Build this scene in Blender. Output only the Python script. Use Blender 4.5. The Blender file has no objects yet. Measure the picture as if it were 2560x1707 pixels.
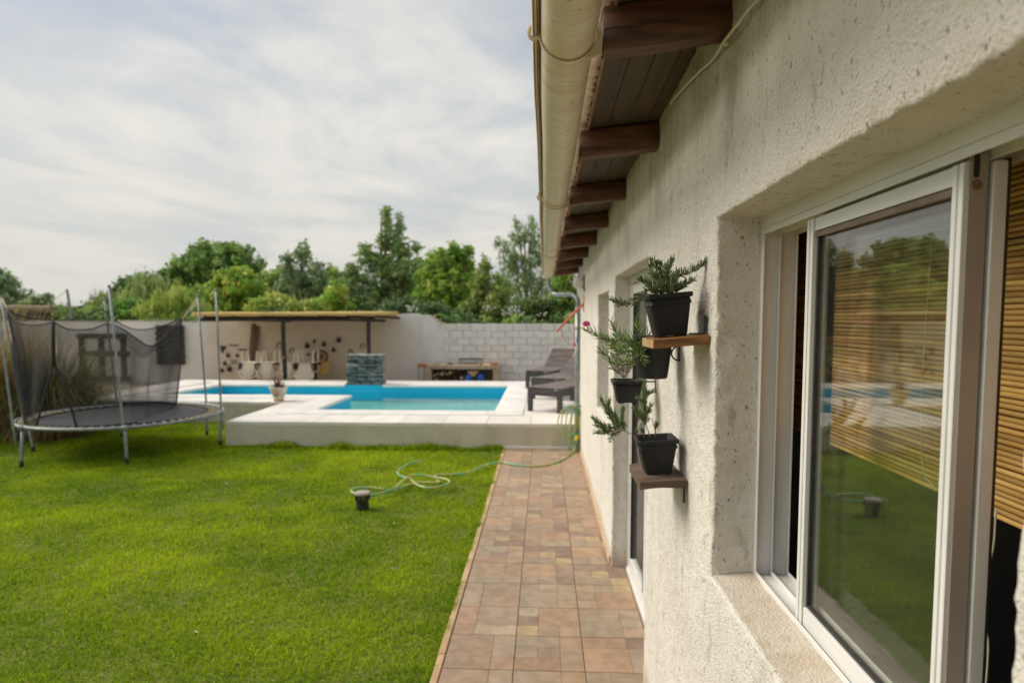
import bpy, math, random
import numpy as np
from mathutils import Vector, Matrix

R = math.radians
random.seed(7)
rng = np.random.default_rng(11)
sc = bpy.context.scene
COL = sc.collection

# ------------------------------------------------------------------ camera
EYE = 1.75
FPX = 1640.0
cam = bpy.data.cameras.new('camera')
camo = bpy.data.objects.new('camera', cam)
COL.objects.link(camo)
cam.sensor_width = 36.0
cam.lens = FPX / 2560 * 36
cam.shift_y = 55 / 2560
cam.clip_start = 0.05
cam.clip_end = 2000
camo.location = (0, 0, EYE)
camo.rotation_euler = (R(90 - 3.94), 0, R(2.8))
cam.dof.use_dof = True
cam.dof.focus_distance = 1.55
cam.dof.aperture_fstop = 3.6
sc.camera = camo

# ------------------------------------------------------------------ sky, sun, exposure
SUN_ELEV, SUN_AZ = 43.0, -78.0          # azimuth from +Y (away from camera), negative = to the left
w = bpy.data.worlds.new('World')
sc.world = w
w.use_nodes = True
NT = w.node_tree
NT.nodes.clear()


def nn(nt, typ, **kw):
    n = nt.nodes.new(typ)
    for k, v in kw.items():
        if k.startswith('i_'):
            n.inputs[k[2:].replace('_', ' ')].default_value = v
        else:
            setattr(n, k, v)
    return n


def math_n(nt, op, a, b=None, clamp=False):
    n = nt.nodes.new('ShaderNodeMath')
    n.operation = op
    n.use_clamp = clamp
    for i, v in enumerate((a, b)):
        if v is None:
            continue
        if isinstance(v, (int, float)):
            n.inputs[i].default_value = v
        else:
            nt.links.new(v, n.inputs[i])
    return n.outputs[0]


def mixc(nt, fac, a, b, mode='MIX'):
    n = nt.nodes.new('ShaderNodeMix')
    n.data_type = 'RGBA'
    n.blend_type = mode
    n.clamp_factor = True
    for sock, v in ((n.inputs[0], fac), (n.inputs[6], a), (n.inputs[7], b)):
        if isinstance(v, (int, float)):
            sock.default_value = v
        elif isinstance(v, tuple):
            sock.default_value = (v[0], v[1], v[2], 1)
        else:
            nt.links.new(v, sock)
    return n.outputs[2]


def ramp(nt, fac, p0, p1):
    n = nt.nodes.new('ShaderNodeMapRange')
    n.interpolation_type = 'SMOOTHSTEP'
    n.inputs[1].default_value = p0
    n.inputs[2].default_value = p1
    nt.links.new(fac, n.inputs[0])
    return n.outputs[0]


sky = nn(NT, 'ShaderNodeTexSky', sky_type='NISHITA', sun_disc=False)
sky.sun_elevation = R(SUN_ELEV)
sky.sun_rotation = R(SUN_AZ)
sky.air_density = 1.2
sky.dust_density = 2.0
tc = nn(NT, 'ShaderNodeTexCoord')
sep = nn(NT, 'ShaderNodeSeparateXYZ')
NT.links.new(tc.outputs['Generated'], sep.inputs[0])
zz = math_n(NT, 'MAXIMUM', sep.outputs[2], 0.0)
den = math_n(NT, 'ADD', zz, 0.10)
px_ = math_n(NT, 'DIVIDE', sep.outputs[0], den)
py_ = math_n(NT, 'DIVIDE', sep.outputs[1], den)
comb = nn(NT, 'ShaderNodeCombineXYZ')
NT.links.new(px_, comb.inputs[0])
NT.links.new(py_, comb.inputs[1])


def sky_noise(scale, detail, rough, dist, loc, stretch=(1, 1, 1), rotz=0):
    m = nn(NT, 'ShaderNodeMapping')
    m.inputs['Location'].default_value = loc
    m.inputs['Rotation'].default_value = (0, 0, rotz)
    m.inputs['Scale'].default_value = stretch
    NT.links.new(comb.outputs[0], m.inputs[0])
    n = nn(NT, 'ShaderNodeTexNoise', i_Scale=scale, i_Detail=detail, i_Roughness=rough, i_Distortion=dist)
    NT.links.new(m.outputs[0], n.inputs['Vector'])
    return n.outputs[0]


big = sky_noise(0.55, 3, 0.5, 0.4, (1.3, 0.2, 0), (1, 1, 1))
fine = sky_noise(2.3, 9, 0.62, 0.25, (4.1, 2.2, 0), (1.0, 0.6, 1), 0.5)
streak = sky_noise(1.1, 6, 0.55, 0.9, (7.7, 1.2, 0), (1.15, 0.75, 1), -0.35)
m1 = math_n(NT, 'MULTIPLY', big, 0.9)
m2 = math_n(NT, 'MULTIPLY', fine, 0.62)
m3 = math_n(NT, 'MULTIPLY', streak, 0.58)
cov = math_n(NT, 'ADD', math_n(NT, 'ADD', m1, m2), m3)
low = ramp(NT, zz, 0.50, 0.15)                       # thicker veil towards the horizon
cov = math_n(NT, 'ADD', cov, math_n(NT, 'MULTIPLY', low, 0.34))
cover = ramp(NT, cov, 0.92, 1.52)
tone = ramp(NT, math_n(NT, 'ADD', math_n(NT, 'MULTIPLY', streak, 0.6), math_n(NT, 'MULTIPLY', big, 0.4)), 0.40, 0.60)
K = 3.5
cloud = mixc(NT, tone, (0.83 * K, 0.83 * K, 0.82 * K), (1.07 * K, 1.02 * K, 0.93 * K))
hz = ramp(NT, zz, 0.30, 0.0)
cloud = mixc(NT, math_n(NT, 'MULTIPLY', hz, 0.75), cloud, (0.82 * K, 0.805 * K, 0.735 * K))
clear = mixc(NT, 0.80, sky.outputs[0], (0.43 * K, 0.475 * K, 0.525 * K))
skyc = mixc(NT, math_n(NT, 'ADD', math_n(NT, 'MULTIPLY', cover, 0.80), 0.17), clear, cloud)
bg = nn(NT, 'ShaderNodeBackground', i_Strength=0.10)
NT.links.new(skyc, bg.inputs[0])
wo = nn(NT, 'ShaderNodeOutputWorld')
NT.links.new(bg.outputs[0], wo.inputs[0])

sun = bpy.data.lights.new('sun', 'SUN')
sun.energy = 1.5
sun.angle = R(34)
sun.color = (1.0, 0.915, 0.79)
suno = bpy.data.objects.new('sun', sun)
COL.objects.link(suno)
sd = Vector((math.sin(R(SUN_AZ)) * math.cos(R(SUN_ELEV)), math.cos(R(SUN_AZ)) * math.cos(R(SUN_ELEV)), math.sin(R(SUN_ELEV))))
suno.rotation_euler = sd.to_track_quat('Z', 'Y').to_euler()
suno.location = (-6, 6, 12)

sc.view_settings.view_transform = 'Standard'
sc.view_settings.look = 'None'
sc.view_settings.gamma = 1
sc.view_settings.use_curve_mapping = False
sc.view_settings.exposure = 1.25
sc.cycles.use_denoising = True
sc.cycles.max_bounces = 10
sc.cycles.transparent_max_bounces = 24

# ------------------------------------------------------------------ survey helper: photograph pixel + known distance -> metres
_p, _y = R(-3.94), R(2.8)
_f = np.array([-math.sin(_y) * math.cos(_p), math.cos(_y) * math.cos(_p), math.sin(_p)])
_r = np.array([math.cos(_y), math.sin(_y), 0])
_u = np.cross(_r, _f)


def at(px, py, Y):
    d = _f + _r * (px - 1280) / FPX - _u * (py - 908.5) / FPX
    t = Y / d[1]
    return (float(d[0] * t), float(Y), float(EYE + d[2] * t))


# ------------------------------------------------------------------ noise on numpy arrays
def _hash(ix, iy, iz, seed):
    h = (ix.astype(np.uint64) * np.uint64(73856093)) ^ (iy.astype(np.uint64) * np.uint64(19349663)) ^ (iz.astype(np.uint64) * np.uint64(83492791)) ^ np.uint64(seed * 2654435761)
    h = (h ^ (h >> np.uint64(13))) * np.uint64(1274126177)
    h = h & np.uint64(0xFFFFFFFF)
    h = (h ^ (h >> np.uint64(16))) & np.uint64(0xFFFF)
    return h.astype(float) / 65535.0


def vnoise(P, scale, seed=1):
    Q = np.asarray(P, float) * scale + 1000.0
    I = np.floor(Q).astype(np.int64)
    Fr = Q - I
    Fr = Fr * Fr * (3 - 2 * Fr)
    out = 0
    for dx in (0, 1):
        for dy in (0, 1):
            for dz in (0, 1):
                wgt = (Fr[:, 0] if dx else 1 - Fr[:, 0]) * (Fr[:, 1] if dy else 1 - Fr[:, 1]) * (Fr[:, 2] if dz else 1 - Fr[:, 2])
                out = out + wgt * _hash(I[:, 0] + dx, I[:, 1] + dy, I[:, 2] + dz, seed)
    return out * 2 - 1


# ------------------------------------------------------------------ object helpers
def tag(o, label=None, cat=None, group=None, kind=None):
    for k, v in (('label', label), ('category', cat), ('group', group), ('kind', kind)):
        if v:
            o[k] = v
    return o


def empty(name, loc, label, cat, group=None, rz=0):
    o = bpy.data.objects.new(name, None)
    o.empty_display_size = 0.1
    COL.objects.link(o)
    o.location = loc
    o.rotation_euler = (0, 0, rz)
    return tag(o, label, cat, group)


def link(name, me, mat, parent=None, smooth=False):
    o = bpy.data.objects.new(name, me)
    COL.objects.link(o)
    if mat and not me.materials:
        me.materials.append(mat)
    if smooth and len(me.polygons):
        me.polygons.foreach_set('use_smooth', [True] * len(me.polygons))
    if parent:
        o.parent = parent
    return o


def np_mesh(name, V, Fq, cols=None):
    """V (n,3), Fq list of (array of faces (m,k)); cols per-vertex (n,3)."""
    me = bpy.data.meshes.new(name)
    V = np.ascontiguousarray(V, dtype=np.float32)
    me.vertices.add(len(V))
    me.vertices.foreach_set('co', V.ravel())
    tot, starts, idx = 0, [], []
    for A in Fq:
        A = np.asarray(A, dtype=np.int32)
        if not len(A):
            continue
        k = A.shape[1]
        starts.append(tot + np.arange(len(A)) * k)
        idx.append(A.ravel())
        tot += A.size
    idx = np.concatenate(idx)
    starts = np.concatenate(starts)
    me.loops.add(tot)
    me.loops.foreach_set('vertex_index', idx)
    me.polygons.add(len(starts))
    me.polygons.foreach_set('loop_start', starts.astype(np.int32))
    if cols is not None:
        a = me.color_attributes.new('Col', 'FLOAT_COLOR', 'POINT')
        c = np.ones((len(V), 4), dtype=np.float32)
        c[:, :3] = cols
        a.data.foreach_set('color', c.ravel())
    me.update(calc_edges=True)
    return me


class MB:
    """collects shapes, then becomes one mesh object"""

    def __init__(self):
        self.v, self.f, self.c = [], [], []
        self.col = None

    def add(self, V, Fc):
        n = len(self.v)
        self.v += [tuple(p) for p in V]
        self.f += [tuple(i + n for i in q) for q in Fc]
        self.c += [self.col] * len(V)
        return self

    def box(self, c, s, b=0.0, M=None):
        hx, hy, hz = s[0] / 2, s[1] / 2, s[2] / 2
        if b <= 0:
            V = [(x, y, z) for x in (-hx, hx) for y in (-hy, hy) for z in (-hz, hz)]
            Fc = [(0, 1, 3, 2), (4, 6, 7, 5), (0, 4, 5, 1), (2, 3, 7, 6), (0, 2, 6, 4), (1, 5, 7, 3)]
        else:
            b = min(b, hx * .9, hy * .9, hz * .9)
            V, idx = [], {}
            for sx in (-1, 1):
                for sy in (-1, 1):
                    for sz in (-1, 1):
                        for a in range(3):
                            p = [sx * (hx - b), sy * (hy - b), sz * (hz - b)]
                            p[a] = (sx * hx, sy * hy, sz * hz)[a]
                            idx[(sx, sy, sz, a)] = len(V)
                            V.append(tuple(p))
            g = lambda sx, sy, sz, a: idx[(sx, sy, sz, a)]
            Fc = []
            for s_ in (-1, 1):
                Fc.append([g(s_, -1, -1, 0), g(s_, 1, -1, 0), g(s_, 1, 1, 0), g(s_, -1, 1, 0)][::s_])
                Fc.append([g(-1, s_, -1, 1), g(1, s_, -1, 1), g(1, s_, 1, 1), g(-1, s_, 1, 1)][::-s_])
                Fc.append([g(-1, -1, s_, 2), g(1, -1, s_, 2), g(1, 1, s_, 2), g(-1, 1, s_, 2)][::s_])
            for s1 in (-1, 1):
                for s2 in (-1, 1):
                    k = s1 * s2
                    Fc.append([g(-1, s1, s2, 1), g(1, s1, s2, 1), g(1, s1, s2, 2), g(-1, s1, s2, 2)][::-k])
                    Fc.append([g(s1, -1, s2, 0), g(s1, 1, s2, 0), g(s1, 1, s2, 2), g(s1, -1, s2, 2)][::k])
                    Fc.append([g(s1, s2, -1, 0), g(s1, s2, 1, 0), g(s1, s2, 1, 1), g(s1, s2, -1, 1)][::-k])
                    for s3 in (-1, 1):
                        Fc.append([g(s1, s2, s3, 0), g(s1, s2, s3, 1), g(s1, s2, s3, 2)][::s1 * s2 * s3])
        if M is not None:
            V = [tuple(M @ Vector(p)) for p in V]
        V = [(p[0] + c[0], p[1] + c[1], p[2] + c[2]) for p in V]
        return self.add(V, Fc)

    def span(self, a, b_, bev=0.0):
        c = [(a[i] + b_[i]) / 2 for i in range(3)]
        s = [abs(b_[i] - a[i]) for i in range(3)]
        return self.box(c, s, bev)

    def tube(self, pts, r, n=8, closed=False, caps=True):
        P = [Vector(p) for p in pts]
        m = len(P)
        rad = r if isinstance(r, (list, tuple)) else [r] * m
        V, Fc = [], []
        up = None
        for i in range(m):
            if closed:
                t = P[(i + 1) % m] - P[i - 1]
            else:
                t = P[min(i + 1, m - 1)] - P[max(i - 1, 0)]
            if t.length < 1e-9:
                t = Vector((0, 0, 1))
            t.normalize()
            if up is None:
                a = Vector((0, 0, 1)) if abs(t.z) < 0.9 else Vector((1, 0, 0))
                up = (a - t * a.dot(t)).normalized()
            else:
                up = up - t * up.dot(t)
                up = up.normalized() if up.length > 1e-6 else t.orthogonal().normalized()
            bn = t.cross(up)
            for k in range(n):
                an = 2 * math.pi * k / n
                V.append(P[i] + (up * math.cos(an) + bn * math.sin(an)) * rad[i])
        rows = m if closed else m - 1
        for i in range(rows):
            for k in range(n):
                a, b2 = i * n + k, i * n + (k + 1) % n
                c2, d2 = ((i + 1) % m) * n + (k + 1) % n, ((i + 1) % m) * n + k
                Fc.append((a, b2, c2, d2))
        if caps and not closed:
            Fc.append(tuple(range(n))[::-1])
            Fc.append(tuple((m - 1) * n + k for k in range(n)))
        return self.add(V, Fc)

    def lathe(self, prof, c=(0, 0, 0), n=20, M=None, capb=True, capt=False):
        V, Fc = [], []
        for (r, z) in prof:
            for k in range(n):
                an = 2 * math.pi * k / n
                V.append(Vector((r * math.cos(an), r * math.sin(an), z)))
        for i in range(len(prof) - 1):
            for k in range(n):
                Fc.append((i * n + k, i * n + (k + 1) % n, (i + 1) * n + (k + 1) % n, (i + 1) * n + k))
        if capb:
            Fc.append(tuple(range(n))[::-1])
        if capt:
            Fc.append(tuple((len(prof) - 1) * n + k for k in range(n)))
        if M is not None:
            V = [M @ p for p in V]
        V = [(p[0] + c[0], p[1] + c[1], p[2] + c[2]) for p in V]
        return self.add(V, Fc)

    def prism(self, outline, axis, a, b_):
        """2D outline extruded along an axis (0,1,2) from a to b_"""
        def mk(p, t):
            q = list(p)
            q.insert(axis, t)
            return tuple(q)
        n = len(outline)
        V = [mk(p, a) for p in outline] + [mk(p, b_) for p in outline]
        Fc = [(i, (i + 1) % n, n + (i + 1) % n, n + i) for i in range(n)] + [tuple(range(n))[::-1], tuple(range(n, 2 * n))]
        return self.add(V, Fc)

    def quad(self, a, b_, c, d):
        return self.add([a, b_, c, d], [(0, 1, 2, 3)])

    def mesh(self, name):
        me = bpy.data.meshes.new(name)
        me.from_pydata([tuple(p) for p in self.v], [], self.f)
        if any(c is not None for c in self.c):
            at_ = me.color_attributes.new('Col', 'FLOAT_COLOR', 'POINT')
            for i, c in enumerate(self.c):
                at_.data[i].color = (*(c or (1, 1, 1)), 1)
        me.update()
        return me

    def build(self, name, mat, parent=None, smooth=False, fixn=True):
        me = self.mesh(name)
        if fixn:
            import bmesh
            bm = bmesh.new()
            bm.from_mesh(me)
            bmesh.ops.recalc_face_normals(bm, faces=bm.faces)
            bm.to_mesh(me)
            bm.free()
        o = link(name, me, mat, parent, False)
        if smooth:
            me.shade_smooth()
            if smooth != 'all':
                me.set_sharp_from_angle(angle=R(40))
        return o


def crv(pts, k=6, closed=False):
    """Catmull-Rom through the points"""
    P = [Vector(p) for p in pts]
    out = []
    n = len(P)
    for i in range(n if closed else n - 1):
        if closed:
            p0, p1, p2, p3 = P[i - 1], P[i], P[(i + 1) % n], P[(i + 2) % n]
        else:
            p0, p1, p2, p3 = P[max(i - 1, 0)], P[i], P[i + 1], P[min(i + 2, n - 1)]
        for j in range(k):
            t = j / k
            out.append(0.5 * ((2 * p1) + (p2 - p0) * t + (2 * p0 - 5 * p1 + 4 * p2 - p3) * t * t + (3 * p1 - p0 - 3 * p2 + p3) * t ** 3))
    if not closed:
        out.append(P[-1])
    return out


def copy_tree(o, parent=None):
    c = o.copy()
    COL.objects.link(c)
    if parent:
        c.parent = parent
    for ch in list(o.children):
        copy_tree(ch, c)
    return c


# ------------------------------------------------------------------ materials
MATS = {}


def pmat(name, c1, c2=None, scale=8.0, rough=0.7, bump=0.0, bscale=60.0, metal=0.0, detail=6, stretch=None, rnd=0.0,
         vcol=False, spots=None, spec=None, bdist=0.004, lo=0.35, hi=0.65, trans=0.0, extra=None):
    m = bpy.data.materials.new(name)
    m.use_nodes = True
    nt = m.node_tree
    b = nt.nodes['Principled BSDF']
    b.inputs['Roughness'].default_value = rough
    b.inputs['Metallic'].default_value = metal
    if spec is not None:
        b.inputs['Specular IOR Level'].default_value = spec
    t = nn(nt, 'ShaderNodeTexCoord')
    src = t.outputs['Object']
    if stretch:
        mp = nn(nt, 'ShaderNodeMapping')
        mp.inputs['Scale'].default_value = stretch
        nt.links.new(src, mp.inputs[0])
        vec = mp.outputs[0]
    else:
        vec = src
    if rnd:
        oi = nn(nt, 'ShaderNodeObjectInfo')
        va = nn(nt, 'ShaderNodeVectorMath', operation='ADD')
        sc_ = nn(nt, 'ShaderNodeVectorMath', operation='SCALE')
        cb = nn(nt, 'ShaderNodeCombineXYZ')
        for i in range(3):
            nt.links.new(oi.outputs['Random'], cb.inputs[i])
        nt.links.new(cb.outputs[0], sc_.inputs[0])
        sc_.inputs['Scale'].default_value = 37.0
        nt.links.new(vec, va.inputs[0])
        nt.links.new(sc_.outputs[0], va.inputs[1])
        vec = va.outputs[0]
    no = nn(nt, 'ShaderNodeTexNoise', i_Scale=scale, i_Detail=detail, i_Roughness=0.6)
    nt.links.new(vec, no.inputs['Vector'])
    f = ramp(nt, no.outputs[0], lo, hi)
    if vcol:
        a = nn(nt, 'ShaderNodeVertexColor', layer_name='Col')
        if c2:
            col = mixc(nt, 1.0, a.outputs[0], mixc(nt, f, c1, c2), 'MULTIPLY')
        else:
            col = a.outputs[0]
    else:
        col = mixc(nt, f, c1, c2 or c1)
    if rnd:
        v = math_n(nt, 'ADD', math_n(nt, 'MULTIPLY', oi.outputs['Random'], 2 * rnd), 1 - rnd)
        cv = nn(nt, 'ShaderNodeCombineXYZ')
        for i in range(3):
            nt.links.new(v, cv.inputs[i])
        col = mixc(nt, 1.0, col, cv.outputs[0], 'MULTIPLY')
    if spots:
        for (sscale, thr, scol, amt, sst) in spots:
            mp2 = nn(nt, 'ShaderNodeMapping')
            mp2.inputs['Scale'].default_value = sst
            nt.links.new(src, mp2.inputs[0])
            n2 = nn(nt, 'ShaderNodeTexNoise', i_Scale=sscale, i_Detail=5, i_Roughness=0.62)
            nt.links.new(mp2.outputs[0], n2.inputs['Vector'])
            f2 = math_n(nt, 'MULTIPLY', ramp(nt, n2.outputs[0], thr[0], thr[1]), amt)
            col = mixc(nt, f2, col, scol)
    if extra:
        col = extra(nt, col, src)
    nt.links.new(col, b.inputs['Base Color'])
    if bump:
        n3 = nn(nt, 'ShaderNodeTexNoise', i_Scale=bscale, i_Detail=4, i_Roughness=0.65)
        nt.links.new(vec if stretch else src, n3.inputs['Vector'])
        bp = nn(nt, 'ShaderNodeBump', i_Strength=bump, i_Distance=bdist)
        nt.links.new(n3.outputs[0], bp.inputs['Height'])
        nt.links.new(bp.outputs[0], b.inputs['Normal'])
    if trans:
        tl = nn(nt, 'ShaderNodeBsdfTranslucent')
        nt.links.new(col, tl.inputs[0])
        mx = nn(nt, 'ShaderNodeMixShader')
        mx.inputs[0].default_value = trans
        nt.links.new(b.outputs[0], mx.inputs[1])
        nt.links.new(tl.outputs[0], mx.inputs[2])
        nt.links.new(mx.outputs[0], nt.nodes['Material Output'].inputs[0])
    MATS[name] = m
    return m


def glass_mat(name, ior, tint, bump=0.0, bscale=3.0, rough=0.0, stretch=(1, 1, 1), haze=0.0):
    """thin clear sheet: part mirror by the Fresnel law, the rest passes straight through"""
    m = bpy.data.materials.new(name)
    m.use_nodes = True
    nt = m.node_tree
    nt.nodes.remove(nt.nodes['Principled BSDF'])
    fr = nn(nt, 'ShaderNodeFresnel')
    ge = nn(nt, 'ShaderNodeNewGeometry')
    iv = math_n(nt, 'ADD', math_n(nt, 'MULTIPLY', ge.outputs['Backfacing'], 1 / ior - ior), ior)
    nt.links.new(iv, fr.inputs['IOR'])
    tr = nn(nt, 'ShaderNodeBsdfTransparent')
    tr.inputs[0].default_value = (*tint, 1)
    gl = nn(nt, 'ShaderNodeBsdfGlossy')
    gl.inputs['Roughness'].default_value = rough
    mx = nn(nt, 'ShaderNodeMixShader')
    nt.links.new(fr.outputs[0], mx.inputs[0])
    nt.links.new(tr.outputs[0], mx.inputs[1])
    nt.links.new(gl.outputs[0], mx.inputs[2])
    if haze:                                   # tan haze of the reflections put into the pane as a diffuse layer
        t = nn(nt, 'ShaderNodeTexCoord')
        mp = nn(nt, 'ShaderNodeMapping')
        mp.inputs['Scale'].default_value = (1, 2.5, 1)
        nt.links.new(t.outputs['Object'], mp.inputs[0])
        n4 = nn(nt, 'ShaderNodeTexNoise', i_Scale=4.0, i_Detail=6, i_Distortion=1.0)
        nt.links.new(mp.outputs[0], n4.inputs['Vector'])
        df = nn(nt, 'ShaderNodeBsdfDiffuse')
        df.inputs[0].default_value = (.62, .55, .44, 1)
        m2_ = nn(nt, 'ShaderNodeMixShader')
        nt.links.new(math_n(nt, 'MULTIPLY', n4.outputs[0], haze * 2), m2_.inputs[0])
        nt.links.new(mx.outputs[0], m2_.inputs[1])
        nt.links.new(df.outputs[0], m2_.inputs[2])
        mx = m2_
    nt.links.new(mx.outputs[0], nt.nodes['Material Output'].inputs[0])
    if bump:
        t = nn(nt, 'ShaderNodeTexCoord')
        mp = nn(nt, 'ShaderNodeMapping')
        mp.inputs['Scale'].default_value = stretch
        nt.links.new(t.outputs['Object'], mp.inputs[0])
        n3 = nn(nt, 'ShaderNodeTexNoise', i_Scale=bscale, i_Detail=2)
        nt.links.new(mp.outputs[0], n3.inputs['Vector'])
        bp = nn(nt, 'ShaderNodeBump', i_Strength=bump, i_Distance=0.01)
        nt.links.new(n3.outputs[0], bp.inputs['Height'])
        for s in (gl.inputs['Normal'],):
            nt.links.new(bp.outputs[0], s)
    return m


def net_mat(name, col, opacity):
    m = bpy.data.materials.new(name)
    m.use_nodes = True
    nt = m.node_tree
    b = nt.nodes['Principled BSDF']
    b.inputs['Base Color'].default_value = (*col, 1)
    b.inputs['Roughness'].default_value = 0.8
    t = nn(nt, 'ShaderNodeTexCoord')
    no = nn(nt, 'ShaderNodeTexNoise', i_Scale=3.0, i_Detail=3)
    nt.links.new(t.outputs['Object'], no.inputs['Vector'])
    # a woven net hides more of what lies behind it when it is seen at a slant
    lw = nn(nt, 'ShaderNodeLayerWeight', i_Blend=0.35)
    f = math_n(nt, 'ADD', math_n(nt, 'MULTIPLY', lw.outputs['Facing'], 0.5), opacity - 0.1)
    f = math_n(nt, 'ADD', f, math_n(nt, 'MULTIPLY', no.outputs[0], 0.2), True)
    tr = nn(nt, 'ShaderNodeBsdfTransparent')
    mx = nn(nt, 'ShaderNodeMixShader')
    nt.links.new(f, mx.inputs[0])
    nt.links.new(tr.outputs[0], mx.inputs[1])
    nt.links.new(b.outputs[0], mx.inputs[2])
    nt.links.new(mx.outputs[0], nt.nodes['Material Output'].inputs[0])
    return m


def stucco_extra(nt, col, src):
    # grey-green mould creeping down from the eaves, ragged lower border
    s = nn(nt, 'ShaderNodeSeparateXYZ')
    nt.links.new(src, s.inputs[0])
    mp = nn(nt, 'ShaderNodeMapping')
    mp.inputs['Scale'].default_value = (6, 6, 1.3)
    nt.links.new(src, mp.inputs[0])
    n2 = nn(nt, 'ShaderNodeTexNoise', i_Scale=1.6, i_Detail=6, i_Roughness=0.65)
    nt.links.new(mp.outputs[0], n2.inputs['Vector'])
    h = math_n(nt, 'ADD', math_n(nt, 'MULTIPLY', s.outputs[2], 1.1), math_n(nt, 'MULTIPLY', n2.outputs[0], 1.3))
    f = math_n(nt, 'MULTIPLY', ramp(nt, h, 3.05, 3.75), 0.6)
    col = mixc(nt, f, col, (0.37, 0.335, 0.22))
    # a dusty tan splash zone on the sills and near the ground
    h2 = math_n(nt, 'SUBTRACT', s.outputs[2], math_n(nt, 'MULTIPLY', n2.outputs[0], 0.16))
    f2 = math_n(nt, 'MULTIPLY', ramp(nt, h2, 0.10, -0.04), 0.55)
    return mixc(nt, f2, col, (0.45, 0.30, 0.19))


M_STUCCO = pmat('stucco', (0.80, 0.76, 0.68), (0.88, 0.845, 0.77), 2.2, 0.92, 1.0, 130, bdist=0.012,
                spots=[(95, (0.605, 0.67), (0.20, 0.16, 0.11), 0.75, (1, 1, 0.6)), (230, (0.58, 0.68), (0.35, 0.29, 0.21), 0.5, (1, 1, 0.8)),
                       (20, (0.57, 0.72), (0.32, 0.265, 0.18), 0.5, (1, 1, 0.4)),
                       (3.0, (0.52, 0.75), (0.46, 0.40, 0.29), 0.45, (1.5, 1.5, 0.3))], extra=stucco_extra)
M_SILL = pmat('sill_plaster', (0.62, 0.52, 0.40), (0.76, 0.70, 0.60), 9, 0.95, 1.0, 140, bdist=.01,
              spots=[(60, (0.66, 0.74), (0.22, 0.15, 0.09), 0.7, (1, 1, 1)), (9, (0.5, 0.75), (0.45, 0.29, 0.17), 0.5, (1, 1, 1))])
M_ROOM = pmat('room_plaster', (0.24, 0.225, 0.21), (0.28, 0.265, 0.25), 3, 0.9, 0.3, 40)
M_WOOD_DARK = pmat('stained_beam', (0.062, 0.025, 0.012), (0.175, 0.062, 0.026), 3.0, 0.55, 0.5, 30, stretch=(1.2, 14, 14), rnd=0.2,
                   spots=[(4, (0.55, 0.75), (0.025, 0.017, 0.012), 0.8, (0.6, 6, 6)), (70, (0.70, 0.76), (0.35, 0.30, 0.22), 0.6, (1, 1, 1))])
M_SOFFIT = pmat('soffit_board', (0.050, 0.034, 0.022), (0.085, 0.056, 0.035), 2.5, 0.65, 0.3, 30, stretch=(12, 1, 12), rnd=0.15,
                spots=[(40, (0.68, 0.75), (0.25, 0.21, 0.15), 0.4, (1, 0.3, 1))])
M_GUTTER = pmat('cream_gutter', (0.60, 0.50, 0.33), (0.66, 0.58, 0.42), 5, 0.38, 0.12, 30, stretch=(1, 3, 1),
                spots=[(7, (0.50, 0.72), (0.36, 0.28, 0.15), 0.55, (0.6, 5, 0.6)), (60, (0.635, 0.69), (0.07, 0.055, 0.035), 0.85, (0.5, 1.2, 0.6))])
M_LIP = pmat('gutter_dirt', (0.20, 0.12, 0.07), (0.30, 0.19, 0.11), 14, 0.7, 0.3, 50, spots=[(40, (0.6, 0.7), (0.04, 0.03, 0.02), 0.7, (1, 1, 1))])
M_ROOFSHEET = pmat('roof_sheet', (0.74, 0.64, 0.56), (0.82, 0.74, 0.67), 8, 0.7, 0.2, 30, spots=[(30, (0.62, 0.7), (0.22, 0.10, 0.05), 0.7, (1, 1, 1))])
M_ZINC = pmat('zinc', (0.22, 0.25, 0.24), (0.32, 0.35, 0.33), 9, 0.45, 0.1, 30, metal=0.6)
M_ALU = pmat('white_aluminium', (0.66, 0.66, 0.64), (0.72, 0.72, 0.70), 5, 0.35, 0.0, metal=0.0,
             spots=[(140, (0.73, 0.76), (0.12, 0.10, 0.08), 0.6, (1, 1, 1)), (5, (0.55, 0.8), (0.45, 0.41, 0.34), 0.35, (1, 1, 1))])
M_ALU_GREY = pmat('grey_aluminium', (0.33, 0.29, 0.25), (0.40, 0.35, 0.31), 3, 0.45, spots=[(110, (0.71, 0.75), (0.08, 0.06, 0.05), 0.7, (1, 1, 1))])
M_RUBBER = pmat('black_gasket', (0.018, 0.017, 0.015), (0.03, 0.028, 0.025), 30, 0.6)
M_BRONZE = pmat('brown_glazing_bead', (0.13, 0.09, 0.06), (0.18, 0.13, 0.09), 20, 0.5)
M_GLASS = glass_mat('window_glass', 1.72, (0.93, 0.96, 0.94), haze=0.010)
M_BAMBOO = pmat('bamboo', (0.54, 0.27, 0.075), (0.74, 0.43, 0.15), 3, 0.5, 0.3, 60, stretch=(8, 1.2, 8), rnd=0.28,
                spots=[(6, (0.6, 0.75), (0.16, 0.07, 0.02), 0.6, (1, 0.6, 1))])
M_CORD = pmat('cord', (0.62, 0.55, 0.42), (0.70, 0.64, 0.50), 30, 0.8)
M_POT = pmat('black_plastic', (0.015, 0.015, 0.015), (0.027, 0.027, 0.028), 6, 0.6, 0.15, 60, spec=0.3,
             spots=[(28, (0.64, 0.78), (0.10, 0.09, 0.075), 0.5, (1, 1, 1))])
M_SOIL = pmat('potting_soil', (0.07, 0.035, 0.018), (0.16, 0.08, 0.04), 60, 0.95, 1.0, 80, bdist=0.01)
M_SHELF = pmat('shelf_plank', (0.15, 0.062, 0.018), (0.30, 0.135, 0.04), 3, 0.55, 0.4, 40, stretch=(2, 22, 22),
               spots=[(5, (0.55, 0.68), (0.05, 0.022, 0.008), 0.75, (1.5, 1, 5))])
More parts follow.
